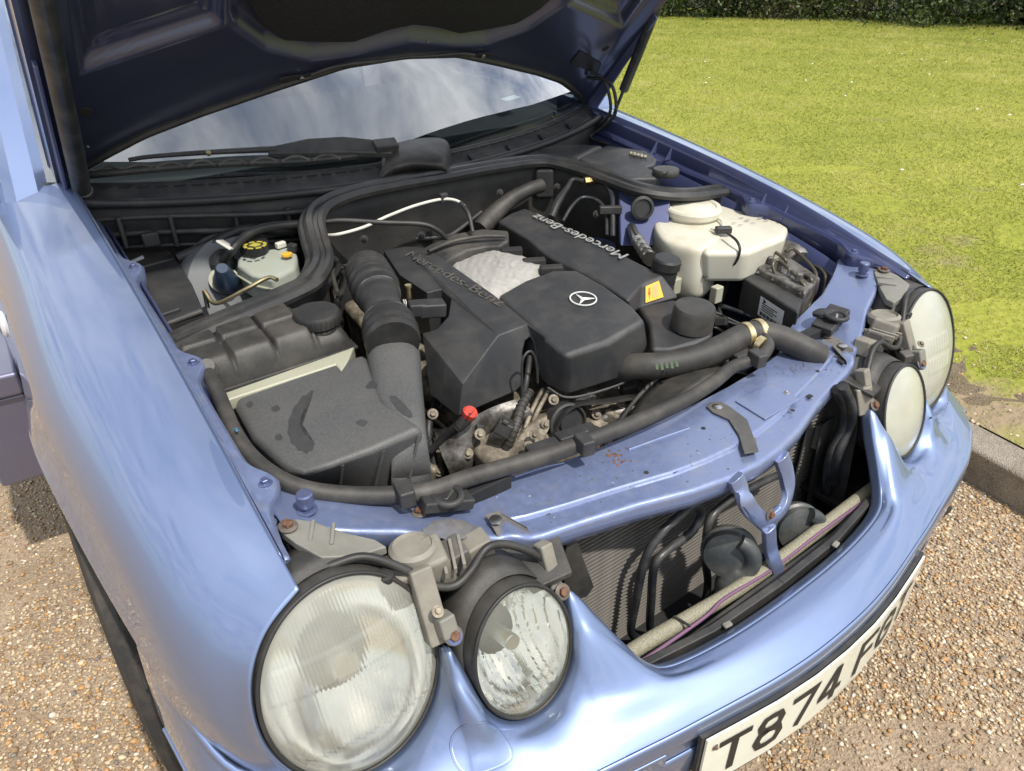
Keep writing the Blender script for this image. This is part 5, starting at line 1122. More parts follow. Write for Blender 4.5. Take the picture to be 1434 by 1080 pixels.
cb_ = box('pipe_bracket', yp(938, 878, .235), (.035, .014, .022), metal, CAR, rot=(0, .3, .1))
# centre support: forked pressing from the panel down to the bumper bar
ysup = .165
def fork(pts, w, name, parent, m_=paint_slam):
    c = [yp(px, py, Y) for px, py, Y in pts]; return ribbon(name, c, [(-w, -.006), (-w * .5, -.0085), (w * .5, -.0085), (w, -.006), (w, .003), (-w, .003)], m_, parent, 60, up=(0, 1, .1), bevel=.0015)
fk = fork([(1028,668,.190),(1035,684,.183),(1043,702,.170),(1055,719,.166),(1070,728,.164),(1085,722,.164),(1097,706,.168),(1102,684,.176),(1099,660,.184),(1092,638,.190)], .0125, 'centre_support', CAR)
fk['label'] = 'forked blue support in front of the condenser'
prism('support_plate', [yp(1045,712,.158), yp(1062,724,.158), yp(1080,724,.158), yp(1097,710,.158), yp(1092,728,.158), yp(1086,745,.158), yp(1068,746,.158), yp(1054,732,.158)], (0, .010, 0), paint, fk, .003)
fork([(1075,738,.160),(1077,765,.158),(1082,784,.150),(1090,806,.142)], .0115, 'support_leg', fk)
bolt('support_bolt', yp(1078, 720, .156), (0, -1, .2), .0065, rust, fk); bolt('support_bolt', yp(1096, 799, .140), (.2, -.8, .4), .006, rust, fk)
lathe('bumper_bolt', [(.012, 0), (.012, .012), (.009, .016), (0, .017)], yp(1107, 803, .135), (.15, -.8, .5), paint_in, fk, 24)
def horn(c, ax, s):
    c = Vector(c); ax = Vector(ax).normalized()
    h = lathe('horn', [(.0, -.016), (.020, -.016), (.024, -.012), (.038, -.010), (.042, -.004), (.042, .004), (.044, .005), (.044, .009), (.040, .012), (.038, .022), (.02, .026), (0, .026)], c, ax, horn_m, CAR, 44, label='round horn beside the forked support')
    lathe('horn_boss', [(.012, -.02), (.014, -.016), (.0, -.0205)][::-1], c, ax, horn_m, h, 20)
    # flared mouth curling under the disc
    side = ax.cross(Vector((0, 0, 1))).normalized(); P = []
    for a in np.linspace(70, -60, 12):
        t = math.radians(a); P.append(c + ax * .018 + (side * s * -1 * math.cos(t) + Vector((0, 0, 1)) * math.sin(t)) * .034)
    P += [c + ax * .016 + Vector((0, -.012, -.055)), c + ax * .016 + Vector((.004, -.022, -.070))]
    tube('horn_mouth', P, [.012, .013, .014, .016, .019, .024, .028], horn_m, h, 40, 16)
    return h
horn(yp(1022, 770, .200), (-.80, -.55, .22), 1); horn(yp(1112, 735, .195), (-.45, -.80, .25), 1)
# loom, cable and duct behind the bumper edge
tube('braided_loom', [at(px, py, Z=z) for px, py, z in ((872,922,.468),(900,903,.468),(960,868,.466),(1020,833,.464),(1080,792,.464),(1130,755,.466),(1180,716,.468),(1225,682,.47))], .0115, braid, CAR, 80, 14, label='braided cable loom behind the bumper')
tube('purple_cable', [at(px, py, Z=z) for px, py, z in ((895,928,.472),(930,905,.474),(990,862,.476),(1015,838,.474),(1080,798,.47),(1150,745,.474),(1220,695,.476))], .0028, purple, CAR, 60, 8)
tb = box('grille_duct', (0, .125, .455), (.60, .035, .014), plastic, CAR, bevel=.003)
for s in (-1, 1):
    prism('grille_bar', [(0, .108, .488), (s * .15, .112, .488), (s * .285, .132, .488), (s * .285, .144, .488), (s * .15, .124, .488), (0, .12, .488)], (0, 0, -.02), plastic, tb, .002)
    box('grille_clip', (s * .13, .108, .491), (.014, .009, .005), greyb, tb, rot=(0, 0, s * .15)); 
    tube('duct_rod', [(0, .125, .472), (s * .15, .13, .47), (s * .29, .15, .472)], .004, rubber, tb, 20, 8)
box('crossmember', (0, .19, .345), (.9, .06, .07), pipe_m, CAR, bevel=.01)
for px, py in ((955,870),(862,930)): box('cable_tie', at(px, py, Z=.48), (.004, .028, .004), rubber, tb, rot=(0, 0, .2))
# air guides each side of the condenser
def guide(s):
    g = prism('air_guide', [(s * .268, .27, .66), (s * .30, .30, .66), (s * .30, .30, .36), (s * .268, .27, .36)], (s * .006, 0, 0), plastic_d if s < 0 else plastic, CAR, .001)
    if s < 0: prism('guide_fin', [yp(802,738,.262), yp(820,790,.246), yp(832,822,.238), yp(822,836,.240), yp(800,842,.246), yp(790,800,.262)], (-.003, 0.002, 0), plastic_d, g, .0005)
    prism('guide_wall', [(s * .335, .30, .665), (s * .335, .235, .645), (s * .335, .215, .56), (s * .335, .20, .40), (s * .335, .30, .38)], (s * .004, 0, 0), plastic_d if s < 0 else plastic, g, .001)
    prism('guide_back', [(s * .27, .298, .66), (s * .36, .302, .66), (s * .36, .302, .38), (s * .27, .298, .38)], (0, .004, 0), plastic_d if s < 0 else plastic, g, .001)
    prism('guide_shelf', [(s * .30, .30, .668), (s * .42, .31, .66), (s * .39, .215, .635), (s * .335, .205, .64)], (0, 0, -.008), plastic_d, g, .002)
    box('carrier_panel', (s * .47, .36, .52), (.30, .02, .34), dark, g, bevel=.002)
    return g
gL = guide(-1); gR = guide(1)
prism('air_guide', [yp(1150,598,.262), yp(1178,576,.258), yp(1172,640,.25), yp(1150,735,.245), yp(1122,740,.25), yp(1136,668,.258)], (.004, .003, 0), plastic, CAR, .001)
prism('carrier_shell', [yp(1180,556,.262), yp(1240,570,.25), yp(1238,700,.24), yp(1200,690,.24), yp(1160,650,.25)], (.02, .05, 0), plastic, CAR, .004)
sb_ = prism('carrier_post', [yp(1196,560,.25), yp(1226,575,.24), yp(1220,628,.235), yp(1190,612,.245)], (.012, .03, 0), plastic_d, CAR, .003); box('post_cap', yp(1212, 558, .245), (.045, .03, .012), greyb, sb_, rot=(.2, .1, -.2))
tube('far_pipe', [at(px, py, Y=.235) for px, py in ((1172,545),(1184,575),(1178,605),(1163,640),(1158,680),(1162,715),(1150,735))], .0095, pipe_m, CAR, 50, 14)
tube('far_pipe', [at(px, py, Y=.225) for px, py in ((1180,540),(1192,570),(1190,600),(1173,636),(1168,676))], .009, pipe_m, CAR, 50, 14)

# ------------------------------------------------------------------ lamp carriers, brackets and fixings
def bracket(s):
    m_ = greyb
    # pale arm from the wing corner over the big lamp
    b = prism('lamp_bracket', [(s * .622, .375, .742), (s * .600, .385, .740), (s * .585, .372, .738), (s * .560, .345, .727), (s * .535, .318, .722), (s * .530, .300, .722), (s * .565, .300, .728), (s * .600, .312, .738), (s * .615, .345, .742)], (0, 0, -.012), m_, CAR, .002)
    for t in (.3, .6): box('bracket_rib', (s * (.61 - .06 * t), .372 - .05 * t, .7395 - .010 * t), (.004, .034, .006), m_, b, rot=(0, 0, s * .5), bevel=.001)
    bolt('bracket_bolt', (s * .612, .372, .743), (0, 0, 1), .0075, rust, b)
    # adjuster body between panel and lamps
    a = box('lamp_adjuster', (s * .505, .290, .675), (.085, .045, .05), beige, CAR, rot=(.1, s * .25, s * .25), bevel=.006)
    lathe('adjuster_cap', [(.028, 0), (.028, .014), (.023, .018), (.021, .014), (0, .0145)], (s * .500, .296, .692), (0, .1, 1), beige, a, 30)
    lathe('adjuster_screw', [(.010, 0), (.010, .008), (.006, .010), (0, .010)], (s * .545, .280, .698), (0, -.1, 1), dark, a, 14)
    for k in range(3): box('adjuster_rib', (s * (.475 - k * .012), .272, .690), (.004, .045, .010), beige, a, rot=(.1, 0, s * .4), bevel=.001)
    box('adjuster_arm', (s * .44, .285, .668), (.07, .03, .03), beige, a, rot=(0, s * .2, s * .1), bevel=.004)
    box('adjuster_cover', (s * .456, .283, .674), (.034, .036, .036), plastic_g, a, rot=(0, s * .2, s * .1), bevel=.003)
    # strut down between the lamps to the bumper peak
    st = box('lamp_strut', (s * .511, .252, .660), (.026, .03, .09), beige, CAR, rot=(-.5, 0, s * .1), bevel=.003)
    box('strut_foot', (s * .506, .222, .650), (.020, .022, .026), greyb, st, rot=(-.4, 0, 0), bevel=.003)
    bolt('strut_bolt', (s * .503, .212, .640), (0, -.75, .6), .008, rust, st); lathe('strut_bush', [(.009, 0), (.009, .018)], (s * .503, .222, .630), (0, -.75, .6), paint_in, st, 20)
    bolt('strut_bolt', (s * .512, .226, .672), (0, -.5, .8), .005, cast, st)
    s2 = box('lamp_strut', (s * .352, .232, .640), (.018, .02, .06), beige, CAR, rot=(-.4, 0, 0), bevel=.003)
    bolt('strut_bolt', (s * .350, .206, .614), (0, -.75, .55), .0075, rust, s2); lathe('strut_bush', [(.009, 0), (.009, .02)], (s * .350, .222, .604), (0, -.75, .55), paint_in, s2, 20)
    # rubber lip draped over the lamp tops
    tube('lamp_lip', [(s * .600, .305, .728), (s * .56, .295, .728), (s * .525, .275, .705), (s * .50, .258, .678), (s * .475, .250, .668), (s * .45, .252, .676), (s * .425, .258, .69), (s * .40, .256, .684), (s * .375, .245, .668), (s * .355, .235, .650)], .005, rubber, CAR, 80, 10)
    G = []
    for d in np.linspace(0, 180, 30):                    # dark shelf closing the gap behind the small lamp
        p = rim(SML * np.array([s, 1, 1]), .073, .091, d, -.02); G.append([p, p + np.array([0, .03, .004]), p + np.array([0, .07, -.002])])
    V, F = grid(np.array(G)); obj('lamp_shroud', mk('ls', V, F, 60), plastic_d, CAR, solid=.002)
    G = []
    for d in np.linspace(10, 190 if s < 0 else 175, 30):
        p = rim(BIG * np.array([s, 1, 1]), .106, .126, d if s > 0 else d - 10, -.015); G.append([p, p + np.array([0, .03, .003]), p + np.array([0, .055, -.006])])
    V, F = grid(np.array(G)); obj('lamp_shroud', mk('ls', V, F, 60), plastic_d, CAR, solid=.002)
bracket(-1); bracket(1)
# extra fittings seen on the far lamp
for px, py, z, sz in ((1262,425,.70,(.03,.015,.02)),(1245,450,.69,(.02,.03,.02)),(1225,470,.67,(.05,.03,.02)),(1222,490,.66,(.03,.03,.03)),(1250,480,.66,(.012,.05,.012)),(1268,500,.65,(.02,.02,.02)),(1208,560,.62,(.03,.02,.05)),(1215,445,.68,(.03,.03,.02))):
    box('far_lamp_fitting', at(px, py, Z=z), sz, random.choice([beige, greyb, plastic_g, plastic]), CAR, rot=(random.uniform(-.4, .4), random.uniform(-.4, .4), random.uniform(-.8, .8)), bevel=.003)
prism('far_carrier', [at(1190,500,Z=.665), at(1240,495,Z=.66), at(1215,560,Z=.62), at(1180,540,Z=.64)], (.01, .04, -.05), plastic_d, CAR, .003)

# grime, chips and small pressings on the front panel
grng = np.random.default_rng(5)
grime = mat('grimy speck', (.10, .095, .09), .8); chip = mat('pale paint chip', (.26, .27, .30), .6)
for k in range(150):
    x = grng.uniform(-.36, .36); f = grng.uniform(.15, .95); p_ = slam(x, f) + np.array([0, 0, slam_h(x, f) + .0003]); r_ = .0006 + .0016 * grng.random() ** 3
    lathe('grime_speck', [(r_, 0), (r_ * .8, .0003)], p_, (0, 0, 1), grime if k % 3 else chip, SP, 6)
for px, py in ((905,662),(1110,575),(985,600),(1145,520)): lathe('round_hole', [(.0035, 0), (.0035, .0005)], onslam(px, py, .0002), (0, 0, 1), dark, SP, 14)
for pts in ([(720,668),(760,655),(790,648)], [(880,630),(930,612),(965,600)], [(1128,500),(1140,480),(1146,462)]):
    tube('pressed_bead', [onslam(a_, b_, .0) for a_, b_ in pts], .0022, paint_slam, SP, 24, 8)
tube('stamped_mark', [onslam(1112 + 5 * math.cos(t), 516 + 4 * math.sin(t), .0003) for t in np.linspace(.6, 5.6, 14)], .0006, grime, SP, 20, 6); tube('stamped_mark', [onslam(1122 + 4 * math.cos(t), 512 + 4 * math.sin(t), .0003) for t in np.linspace(-2.2, 2.2, 12)], .0006, grime, SP, 20, 6)

box('front_undertray', (0, .225, .30), (1.25, .23, .012), dark, CAR, bevel=.002)
for s in (-1, 1): box('lamp_bay_floor', (s * .47, .30, .40), (.30, .20, .012), dark, CAR, bevel=.002)
# ------------------------------------------------------------------ ground, gravel, kerb, lawn, hedge
def groundmat(name, cols, scale, bump=0.6, earth=False):
    M_ = bpy.data.materials.new(name); M_.use_nodes = True; nt = M_.node_tree; b = nt.nodes['Principled BSDF']; b.inputs['Roughness'].default_value = .92; b.inputs['Specular IOR Level'].default_value = .2
    tc = nt.nodes.new('ShaderNodeTexCoord'); n1 = nt.nodes.new('ShaderNodeTexNoise'); n1.inputs['Scale'].default_value = scale; n1.inputs['Detail'].default_value = 8; n1.inputs['Roughness'].default_value = .7
    n2 = nt.nodes.new('ShaderNodeTexNoise'); n2.inputs['Scale'].default_value = scale * 22; n2.inputs['Detail'].default_value = 4
    mx = nt.nodes.new('ShaderNodeMath'); mx.operation = 'ADD'; h = nt.nodes.new('ShaderNodeMath'); h.operation = 'MULTIPLY'; h.inputs[1].default_value = .5
    for n in (n1, n2): nt.links.new(tc.outputs['Object'], n.inputs['Vector'])
    nt.links.new(n1.outputs['Fac'], mx.inputs[0]); nt.links.new(n2.outputs['Fac'], mx.inputs[1]); nt.links.new(mx.outputs[0], h.inputs[0])
    r = nt.nodes.new('ShaderNodeValToRGB'); el = r.color_ramp.elements
    for i, (p, c) in enumerate(cols):
        e = el[i] if i < 2 else el.new(p); e.position = p; e.color = (*c, 1)
    nt.links.new(h.outputs[0], r.inputs[0]); nt.links.new(r.outputs[0], b.inputs['Base Color'])
    if earth:
        n3 = nt.nodes.new('ShaderNodeTexNoise'); n3.inputs['Scale'].default_value = 2.2; n3.inputs['Detail'].default_value = 6; nt.links.new(tc.outputs['Object'], n3.inputs['Vector'])
        sp = nt.nodes.new('ShaderNodeSeparateXYZ'); nt.links.new(tc.outputs['Object'], sp.inputs[0]); dr = nt.nodes.new('ShaderNodeMapRange'); dr.inputs['From Min'].default_value = 1.3; dr.inputs['From Max'].default_value = 3.6; dr.inputs['To Min'].default_value = .13; dr.inputs['To Max'].default_value = -.12; nt.links.new(sp.outputs['X'], dr.inputs[0])
        ad = nt.nodes.new('ShaderNodeMath'); ad.operation = 'ADD'; nt.links.new(n3.outputs['Fac'], ad.inputs[0]); nt.links.new(dr.outputs[0], ad.inputs[1])
        er = nt.nodes.new('ShaderNodeMapRange'); er.inputs['From Min'].default_value = .56; er.inputs['From Max'].default_value = .68; nt.links.new(ad.outputs[0], er.inputs[0])
        em = nt.nodes.new('ShaderNodeMixRGB'); em.inputs[2].default_value = (.27, .205, .13, 1); nt.links.new(er.outputs[0], em.inputs[0]); nt.links.new(r.outputs[0], em.inputs[1]); nt.links.new(em.outputs[0], b.inputs['Base Color'])
    bp = nt.nodes.new('ShaderNodeBump'); bp.inputs['Strength'].default_value = bump; bp.inputs['Distance'].default_value = .02; nt.links.new(n2.outputs['Fac'], bp.inputs['Height']); nt.links.new(bp.outputs[0], b.inputs['Normal'])
    return M_
bed_m = groundmat('gravel bed', [(.35, (.22, .16, .11)), (.65, (.44, .34, .24)), (.5, (.33, .25, .17))], 6)
lawn_m = groundmat('lawn turf', [(.36, (.19, .21, .03)), (.66, (.36, .33, .09)), (.5, (.25, .262, .036)), (.58, (.29, .29, .05))], 1.4, 1.0, True)
dirt_m = groundmat('bare earth', [(.38, (.17, .12, .08)), (.64, (.34, .27, .18)), (.5, (.25, .19, .125))], 9, 1.0)
kerb_m = groundmat('concrete kerb', [(.36, (.20, .17, .135)), (.64, (.52, .45, .36)), (.5, (.37, .315, .25))], 14, .8)
# kerb edge direction measured along the drive
KD = np.array([-.155, -.99]); KP = np.array([1.185, .19])        # a point on the kerb's drive face and its run
def kp(t, off): 
    n_ = np.array([.99, -.155]); p = KP + KD * t + n_ * off; return p
A0, A1 = kp(-60, .2), kp(60, .2)
me = mk('drive', [(-80, -70, 0), (A1[0], A1[1], 0), (A0[0], A0[1], 0), (-80, 70, 0)], [(0, 1, 2, 3)]); obj('gravel_drive', me, bed_m, None, kind='structure')
# lawn sheet, gently rolling, rising a little to the hedge
G = []
for t in np.concatenate([np.linspace(-60, -16, 12), np.linspace(-15, 6, 80), np.linspace(8, 60, 12)]):
    row = []
    for o in np.concatenate([[.14], np.linspace(.3, 3, 24), np.linspace(3.3, 22, 60)]):
        p = kp(t, o); z = .085 + .012 * math.sin(p[0] * 1.3) * math.cos(p[1] * 1.1) + .0 * o
        row.append((p[0], p[1], z))
    G.append(row)
V, F = grid(np.array(G)); obj('lawn', mk('lw', V, F, 180), lawn_m, None, kind='structure')
# worn earth strip just behind the kerb, uneven border
G = []
for t in np.linspace(-7, 3, 140):
    w = .55 + .16 * math.sin(t * 3.1) + .10 * math.sin(t * 9.7 + 1) + .05 * math.sin(t * 23)
    G.append([(*kp(t, .13 + w * f), .0895 + .006 * math.sin(f * math.pi) + .003 * math.sin(t * 31 + f * 9)) for f in np.linspace(0, 1, 8)])
V, F = grid(np.array(G)); obj('earth_strip', mk('es', V, F, 60), dirt_m, None, kind='structure')
ORDK = ['first', 'second', 'third', 'fourth', 'fifth', 'sixth', 'seventh', 'eighth']
for k in range(-8, 5):
    t0 = -.71 + k * .92; L = .912
    o = prism('kerb_stone', [(*kp(t0, 0), .105), (*kp(t0, .125), .105), (*kp(t0 + L, .125), .105), (*kp(t0 + L, 0), .105)], (0, 0, -.2), kerb_m, None, .012)
    o['label'] = 'weathered concrete kerb stone in view right of the bumper corner' if k == 0 else ('kerb stone hidden behind the car, %s along from the bumper corner' % ORDK[-k - 1] if k < 0 else 'kerb stone past the right edge, %s from the bumper corner' % ORDK[k - 1])
    o['category'] = 'kerb'; o['group'] = 'kerb stones along the lawn'

# --- pebbles (uncountable): low-poly stones scattered where the drive is in view
def ico(low=False):
    if low: return np.array([(1, 0, 0), (-1, 0, 0), (0, 1, 0), (0, -1, 0), (0, 0, 1), (0, 0, -1)], float), np.array([(0, 2, 4), (2, 1, 4), (1, 3, 4), (3, 0, 4), (2, 0, 5), (1, 2, 5), (3, 1, 5), (0, 3, 5)])
    bm = bmesh.new(); bmesh.ops.create_icosphere(bm, subdivisions=1, radius=1.0); V = np.array([v.co[:] for v in bm.verts]); F = np.array([[v.index for v in f.verts] for f in bm.faces]); bm.free(); return V, F
def scatter(name, pos, size, flat, mats, weights, label, z0=0.0, low=False):
    V0, F0 = ico(low); n = len(pos); nv = len(V0)
    sc = size[:, None] * rng.uniform(.65, 1.35, (n, 3)) * np.array([1, 1, flat])
    th = rng.uniform(0, 2 * np.pi, n); c, s_ = np.cos(th), np.sin(th)
    jit = rng.uniform(.68, 1.25, (n, nv, 1)); P = V0[None] * sc[:, None] * jit
    tilt = rng.uniform(-.4, .4, n); ct, st = np.cos(tilt), np.sin(tilt)
    y = P[..., 1] * ct[:, None] - P[..., 2] * st[:, None]; z = P[..., 1] * st[:, None] + P[..., 2] * ct[:, None]
    X = P[..., 0] * c[:, None] - y * s_[:, None]; Y = P[..., 0] * s_[:, None] + y * c[:, None]
    W = np.stack([X + pos[:, 0:1], Y + pos[:, 1:2], z + pos[:, 2:3] + z0], -1).reshape(-1, 3)
    Fa = (F0[None] + (np.arange(n) * nv)[:, None, None]).reshape(-1, 3)
    me = bpy.data.meshes.new(name); me.vertices.add(len(W)); me.vertices.foreach_set('co', W.ravel().astype(np.float32))
    me.loops.add(Fa.size); me.loops.foreach_set('vertex_index', Fa.ravel().astype(np.int32)); me.polygons.add(len(Fa)); me.polygons.foreach_set('loop_start', np.arange(0, Fa.size, 3, dtype=np.int32))
    me.update(calc_edges=True); idx = rng.choice(len(mats), n, p=weights); me.polygons.foreach_set('material_index', np.repeat(idx, len(F0)).astype(np.int32)); me.validate()
    o = obj(name, me, list(mats), None, kind='stuff'); o['label'] = label; o['category'] = 'gravel'; return o
PEB = [mat('pebble ' + str(i), c, .75, var=.25, vscale=80) for i, c in enumerate([(.46, .345, .21), (.30, .19, .10), (.56, .45, .30), (.40, .32, .23), (.62, .55, .44), (.45, .26, .11), (.20, .17, .14)])]
PW = [.27, .17, .20, .10, .06, .15, .05]
def zone(n, x0, x1, y0, y1):
    p = np.stack([rng.uniform(x0, x1, n), rng.uniform(y0, y1, n), np.zeros(n)], -1); return p
pp = np.concatenate([zone(34000, .05, 1.22, -.62, .42), zone(26000, -1.45, -.62, -.1, 1.35), zone(8000, -1.6, -.8, 1.35, 2.6), zone(2500, .7, 1.25, .42, 1.2)])
d_ = (pp[:, 0] - KP[0]) * .99 + (pp[:, 1] - KP[1]) * -.155; pp = pp[d_ < -.004]
ndir = rng.random(len(pp)); sz_ = np.where(ndir < .04, rng.uniform(.005, .0075, len(pp)), .0016 + .0034 * rng.random(len(pp)) ** 1.3)
# bare sandy patches where stones are sparse
bare = np.sin(pp[:, 0] * 7.3 + 1.2 * np.sin(pp[:, 1] * 5.1)) * np.cos(pp[:, 1] * 6.1 + .7); keep = (bare < .55) | (rng.random(len(pp)) < .25)
pp, sz_ = pp[keep], sz_[keep]; pp[:, 2] = sz_ * rng.uniform(.1, .6, len(pp))
scatter('gravel_stones', pp, sz_, .55, PEB, PW, 'loose mixed brown and cream gravel on the drive')
p2_ = np.concatenate([zone(20000, -1.3, .1, -1.3, .0), zone(14000, .05, 1.4, -1.6, -.6), zone(13000, -2.6, -1.4, -.8, 2.2)]); d_ = (p2_[:, 0] - KP[0]) * .99 + (p2_[:, 1] - KP[1]) * -.155; p2_ = p2_[d_ < -.004]; s2_ = .003 + .005 * rng.random(len(p2_)) ** 1.3; p2_[:, 2] = s2_ * .2
scatter('gravel_spread', p2_, s2_, .6, PEB, PW, 'loose gravel round the front of the car, out of the picture', low=True)
q = np.concatenate([zone(700, 0, 1, 0, 1)]); t_ = q[:, 0] * 4.5 - 3.0; of = .14 + q[:, 1] ** 2 * .5; e = np.array([[*kp(a, b), .094] for a, b in zip(t_, of)])
scatter('earth_stones', e, rng.uniform(.003, .008, len(e)), .6, PEB, PW, 'small stones on the bare earth behind the kerb')['category'] = 'stones'

# --- grass blades (uncountable)
def blades(name, n, gen, h0, h1, w0, mats, label):
    P = gen(n); n = len(P); th = rng.uniform(0, 2 * np.pi, n); h = rng.uniform(h0, h1, n) * P[:, 3]; w = w0 * P[:, 3] ** .5 * rng.uniform(.7, 1.4, n); lean = rng.uniform(.5, 2.2, n) * h; la = rng.uniform(0, 2 * np.pi, n)
    a = P[:, :3] + np.stack([np.cos(th) * w, np.sin(th) * w, np.zeros(n)], -1); b = P[:, :3] - np.stack([np.cos(th) * w, np.sin(th) * w, np.zeros(n)], -1)
    c = P[:, :3] + np.stack([np.cos(la) * lean, np.sin(la) * lean, h], -1); W = np.stack([a, b, c], 1).reshape(-1, 3)
    me = bpy.data.meshes.new(name); me.vertices.add(3 * n); me.vertices.foreach_set('co', W.ravel().astype(np.float32)); me.loops.add(3 * n); me.loops.foreach_set('vertex_index', np.arange(3 * n, dtype=np.int32))
    me.polygons.add(n); me.polygons.foreach_set('loop_start', np.arange(0, 3 * n, 3, dtype=np.int32)); me.update(calc_edges=True)
    patchy = .45 + .22 * np.sin(P[:, 0] * 1.9 + 1.7 * np.sin(P[:, 1] * 1.3)) * np.cos(P[:, 1] * 2.3 + P[:, 0] * .6) + .20 * np.sin(P[:, 0] * 5.3 + 2.1 * np.sin(P[:, 1] * 4.1)) * np.sin(P[:, 1] * 6.1 + 1.3 * np.sin(P[:, 0] * 3.7)) + .16 * np.sin(P[:, 0] * 13.1 + 2 * np.sin(P[:, 1] * 9)) * np.sin(P[:, 1] * 15.7) + rng.normal(0, .16, n)
    idx = np.clip((patchy * len(mats)).astype(int), 0, len(mats) - 1); me.polygons.foreach_set('material_index', idx.astype(np.int32))
    o = obj(name, me, list(mats), None, kind='stuff'); o['label'] = label; o['category'] = 'grass'; return o
GM = []
for i, c in enumerate([(.16, .195, .034), (.215, .24, .044), (.27, .28, .056), (.325, .31, .08), (.41, .365, .17)]):
    g = mat('grass ' + str(i), c, .6); g.node_tree.nodes['Principled BSDF'].inputs['Specular IOR Level'].default_value = .25; GM.append(g)
def lawn_gen(n):
    r = np.sqrt(rng.uniform(1.3 ** 2, 17.0 ** 2, n * 2)); r = np.where(rng.random(n * 2) < .62, 1.5 * (16 / 1.5) ** rng.random(n * 2), r)
    ang = rng.uniform(math.radians(-9), math.radians(60), n * 2); x = CAM_POS[0] + r * np.cos(ang); y = CAM_POS[1] + r * np.sin(ang)
    off = (x - KP[0]) * .99 + (y - KP[1]) * -.155; t = (x - KP[0]) * -.155 + (y - KP[1]) * -.99
    wb = .55 + .16 * np.sin(t * 3.1) + .10 * np.sin(t * 9.7 + 1) + .05 * np.sin(t * 23)
    ok = (off > .14) & ((off > .15 + wb) | (rng.random(n * 2) < .10)); bald = np.sin(x * 4.1 + 2 * np.sin(y * 2.7)) * np.sin(y * 4.7 + x); thr = .20 + .30 * np.clip(off, 0, 5); ok &= ~((bald > thr) & (rng.random(n * 2) < .75) & (r < 6))
    x, y, r = x[ok][:n], y[ok][:n], r[ok][:n]; z = .085 + .012 * np.sin(x * 1.3) * np.cos(y * 1.1)
    return np.stack([x, y, z, .5 + r / 9.0], -1)
blades('grass', 480000, lawn_gen, .006, .016, .0017, GM, 'short mown sunlit grass of the lawn')
wf = groundmat('leaf litter', [(.35, (.02, .017, .012)), (.65, (.07, .055, .035)), (.5, (.04, .034, .022))], 3)
me = mk('wf', [(13.2, 16.6, .11), (12.2 + 60, 16.6 + 60, .11), (90, -60, .11), (24, -20, .11), (18.6, .6, .11)], [(0, 1, 2, 3, 4)]); obj('woodland_floor', me, wf, None, kind='structure')
# small daisies and scraps
DA = []
for k in range(26):
    r = random.uniform(3.5, 14); a = random.uniform(-.10, .55); x = CAM_POS[0] + r * math.sin(math.radians(52) + a * .9); y = CAM_POS[1] + r * math.cos(math.radians(52) + a * .9); DA.append((x, y))
dm = mk('d', [(math.cos(t) * .012, math.sin(t) * .012, 0) for t in np.linspace(0, 2 * math.pi, 9)[:-1]] + [(0, 0, .006)], [(i, (i + 1) % 8, 8) for i in range(8)])
V = []; F = []
for x, y in DA:
    b = len(V); V += [(x + v.co.x, y + v.co.y, .125 + v.co.z) for v in dm.vertices]; F += [tuple(b + i for i in p.vertices) for p in dm.polygons]
o = obj('daisies', mk('dd', V, F), white_s, None, kind='stuff'); o['label'] = 'tiny white daisies scattered in the lawn'; o['category'] = 'flowers'
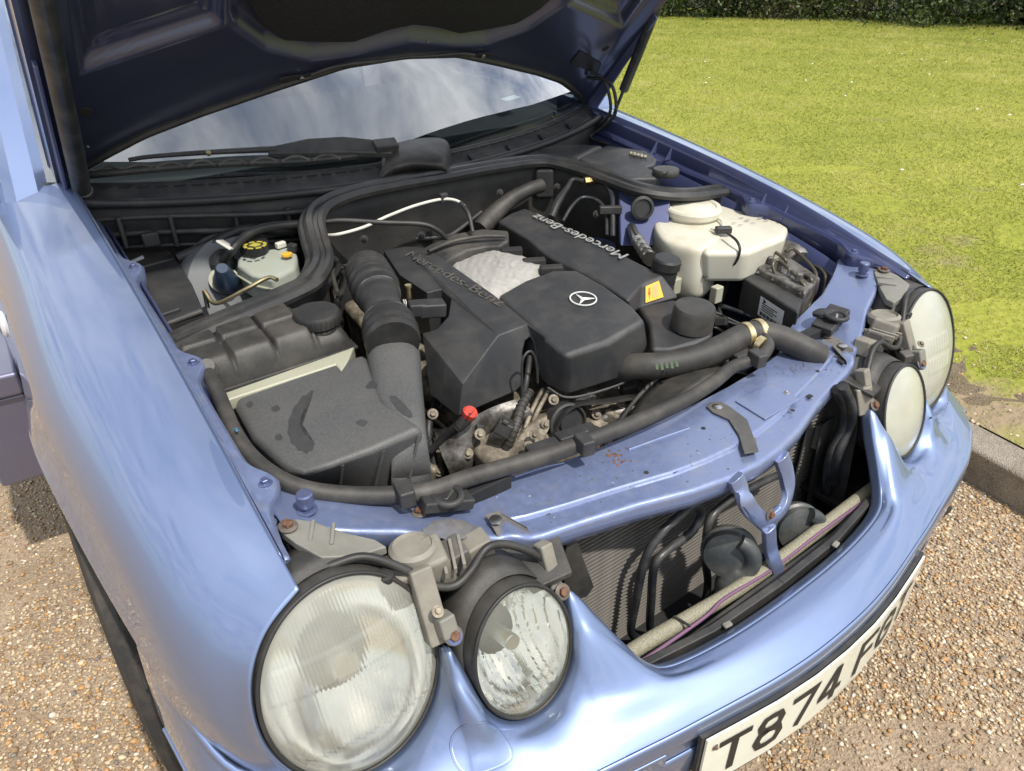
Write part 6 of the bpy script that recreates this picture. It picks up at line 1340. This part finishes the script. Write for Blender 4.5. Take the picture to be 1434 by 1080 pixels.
# hedge of separate shrubs along the far side
bark = mat('bark', (.10, .075, .055), .9, var=.3, vscale=30)
LV = []
for i, c in enumerate([(.020, .035, .008), (.035, .055, .012), (.05, .08, .016), (.085, .10, .03), (.13, .10, .06)]):
    g = mat('leaf ' + str(i), c, .5); g.node_tree.nodes['Principled BSDF'].inputs['Specular IOR Level'].default_value = .3; LV.append(g)
H0, H1 = np.array([11.2, 16.5]), np.array([17.6, .9]); NB = 13
hid_n = vis_n = out_n = 0
SHL = ['dark evergreen shrub', 'brownish twiggy shrub', 'bare stemmed dark shrub', 'olive green shrub']
for k in range(NB):
    f = (k + .5) / NB; c = H0 + (H1 - H0) * f + rng.normal(0, .15, 2); sh = bpy.data.objects.new('hedge_shrub', None); COL.objects.link(sh); sh.location = (c[0], c[1], .05)
    sh['category'] = 'shrub'; sh['group'] = 'shrubs of the hedge behind the lawn'
    dv = np.array([c[0], c[1], .4]) - CAM_POS; pxk = 717 + FPX * (dv @ CAM_R) / (dv @ CAM_F); ORD = ['first', 'second', 'third', 'fourth', 'fifth', 'sixth', 'seventh', 'eighth', 'ninth']
    if pxk < 915: hid_n += 1; sh['label'] = SHL[k % 4] + ' of the hedge, hidden behind the bonnet, %s of those' % ORD[hid_n - 1]
    elif pxk < 1450: vis_n += 1; sh['label'] = SHL[k % 4] + ' of the hedge, %s in view from the raised bonnet' % ORD[vis_n - 1]
    else: out_n += 1; sh['label'] = SHL[k % 4] + ' of the hedge, past the right edge, %s of those' % ORD[out_n - 1]
    Vt = []; Ft = []
    for j in range(11):
        a = rng.uniform(0, 6.28); r0_ = rng.uniform(.05, .5); b0 = np.array([r0_ * math.cos(a), r0_ * math.sin(a), 0]); l = rng.normal(0, .35, 2)
        v, ff = tubemesh([b0, b0 + (l[0] * .4, l[1] * .4, .7), b0 + (l[0] * 1.2, l[1] * 1.2, 1.6), b0 + (l[0] * 2, l[1] * 2, 2.3)], [.035, .025, .016, .008], 8, 6); o_ = len(Vt); Vt += list(v); Ft += [tuple(o_ + i for i in q) for q in ff]
    obj('stems', mk('stm', Vt, Ft, 60), bark, sh)
    n = 11000; pos = np.stack([rng.normal(0, .75, n), rng.normal(0, .5, n), rng.uniform(.0, 1.5, n) ** 1.5], -1)
    cl_ = rng.normal(0, .5, (28, 3)) * np.array([1.1, .8, 0]) + np.stack([np.zeros(28), np.zeros(28), rng.uniform(.1, 1.0, 28) ** 1.4 * 2.3], -1); ci = rng.integers(0, 28, n); mkk = rng.random(n) < .6
    pos = np.where(mkk[:, None], cl_[ci] + rng.normal(0, .17, (n, 3)), pos); pos[:, 2] = np.abs(pos[:, 2]) + .03
    sz = rng.uniform(.02, .05, n); u = rng.normal(size=(n, 3)); u /= np.linalg.norm(u, axis=1)[:, None]; v_ = rng.normal(size=(n, 3)); v_ -= u * (u * v_).sum(1)[:, None]; v_ /= np.linalg.norm(v_, axis=1)[:, None]
    W = np.stack([pos - u * sz[:, None], pos + v_ * sz[:, None] * .55, pos + u * sz[:, None], pos - v_ * sz[:, None] * .55], 1).reshape(-1, 3)
    me = bpy.data.meshes.new('lv'); me.vertices.add(4 * n); me.vertices.foreach_set('co', W.ravel().astype(np.float32)); me.loops.add(4 * n); me.loops.foreach_set('vertex_index', np.arange(4 * n, dtype=np.int32)); me.polygons.add(n); me.polygons.foreach_set('loop_start', np.arange(0, 4 * n, 4, dtype=np.int32)); me.update(calc_edges=True)
    bias = [0, 2, 1, 1][k % 4]; me.polygons.foreach_set('material_index', np.clip(rng.integers(0, 3, n) + bias, 0, 4).astype(np.int32))
    obj('foliage', me, LV, sh)
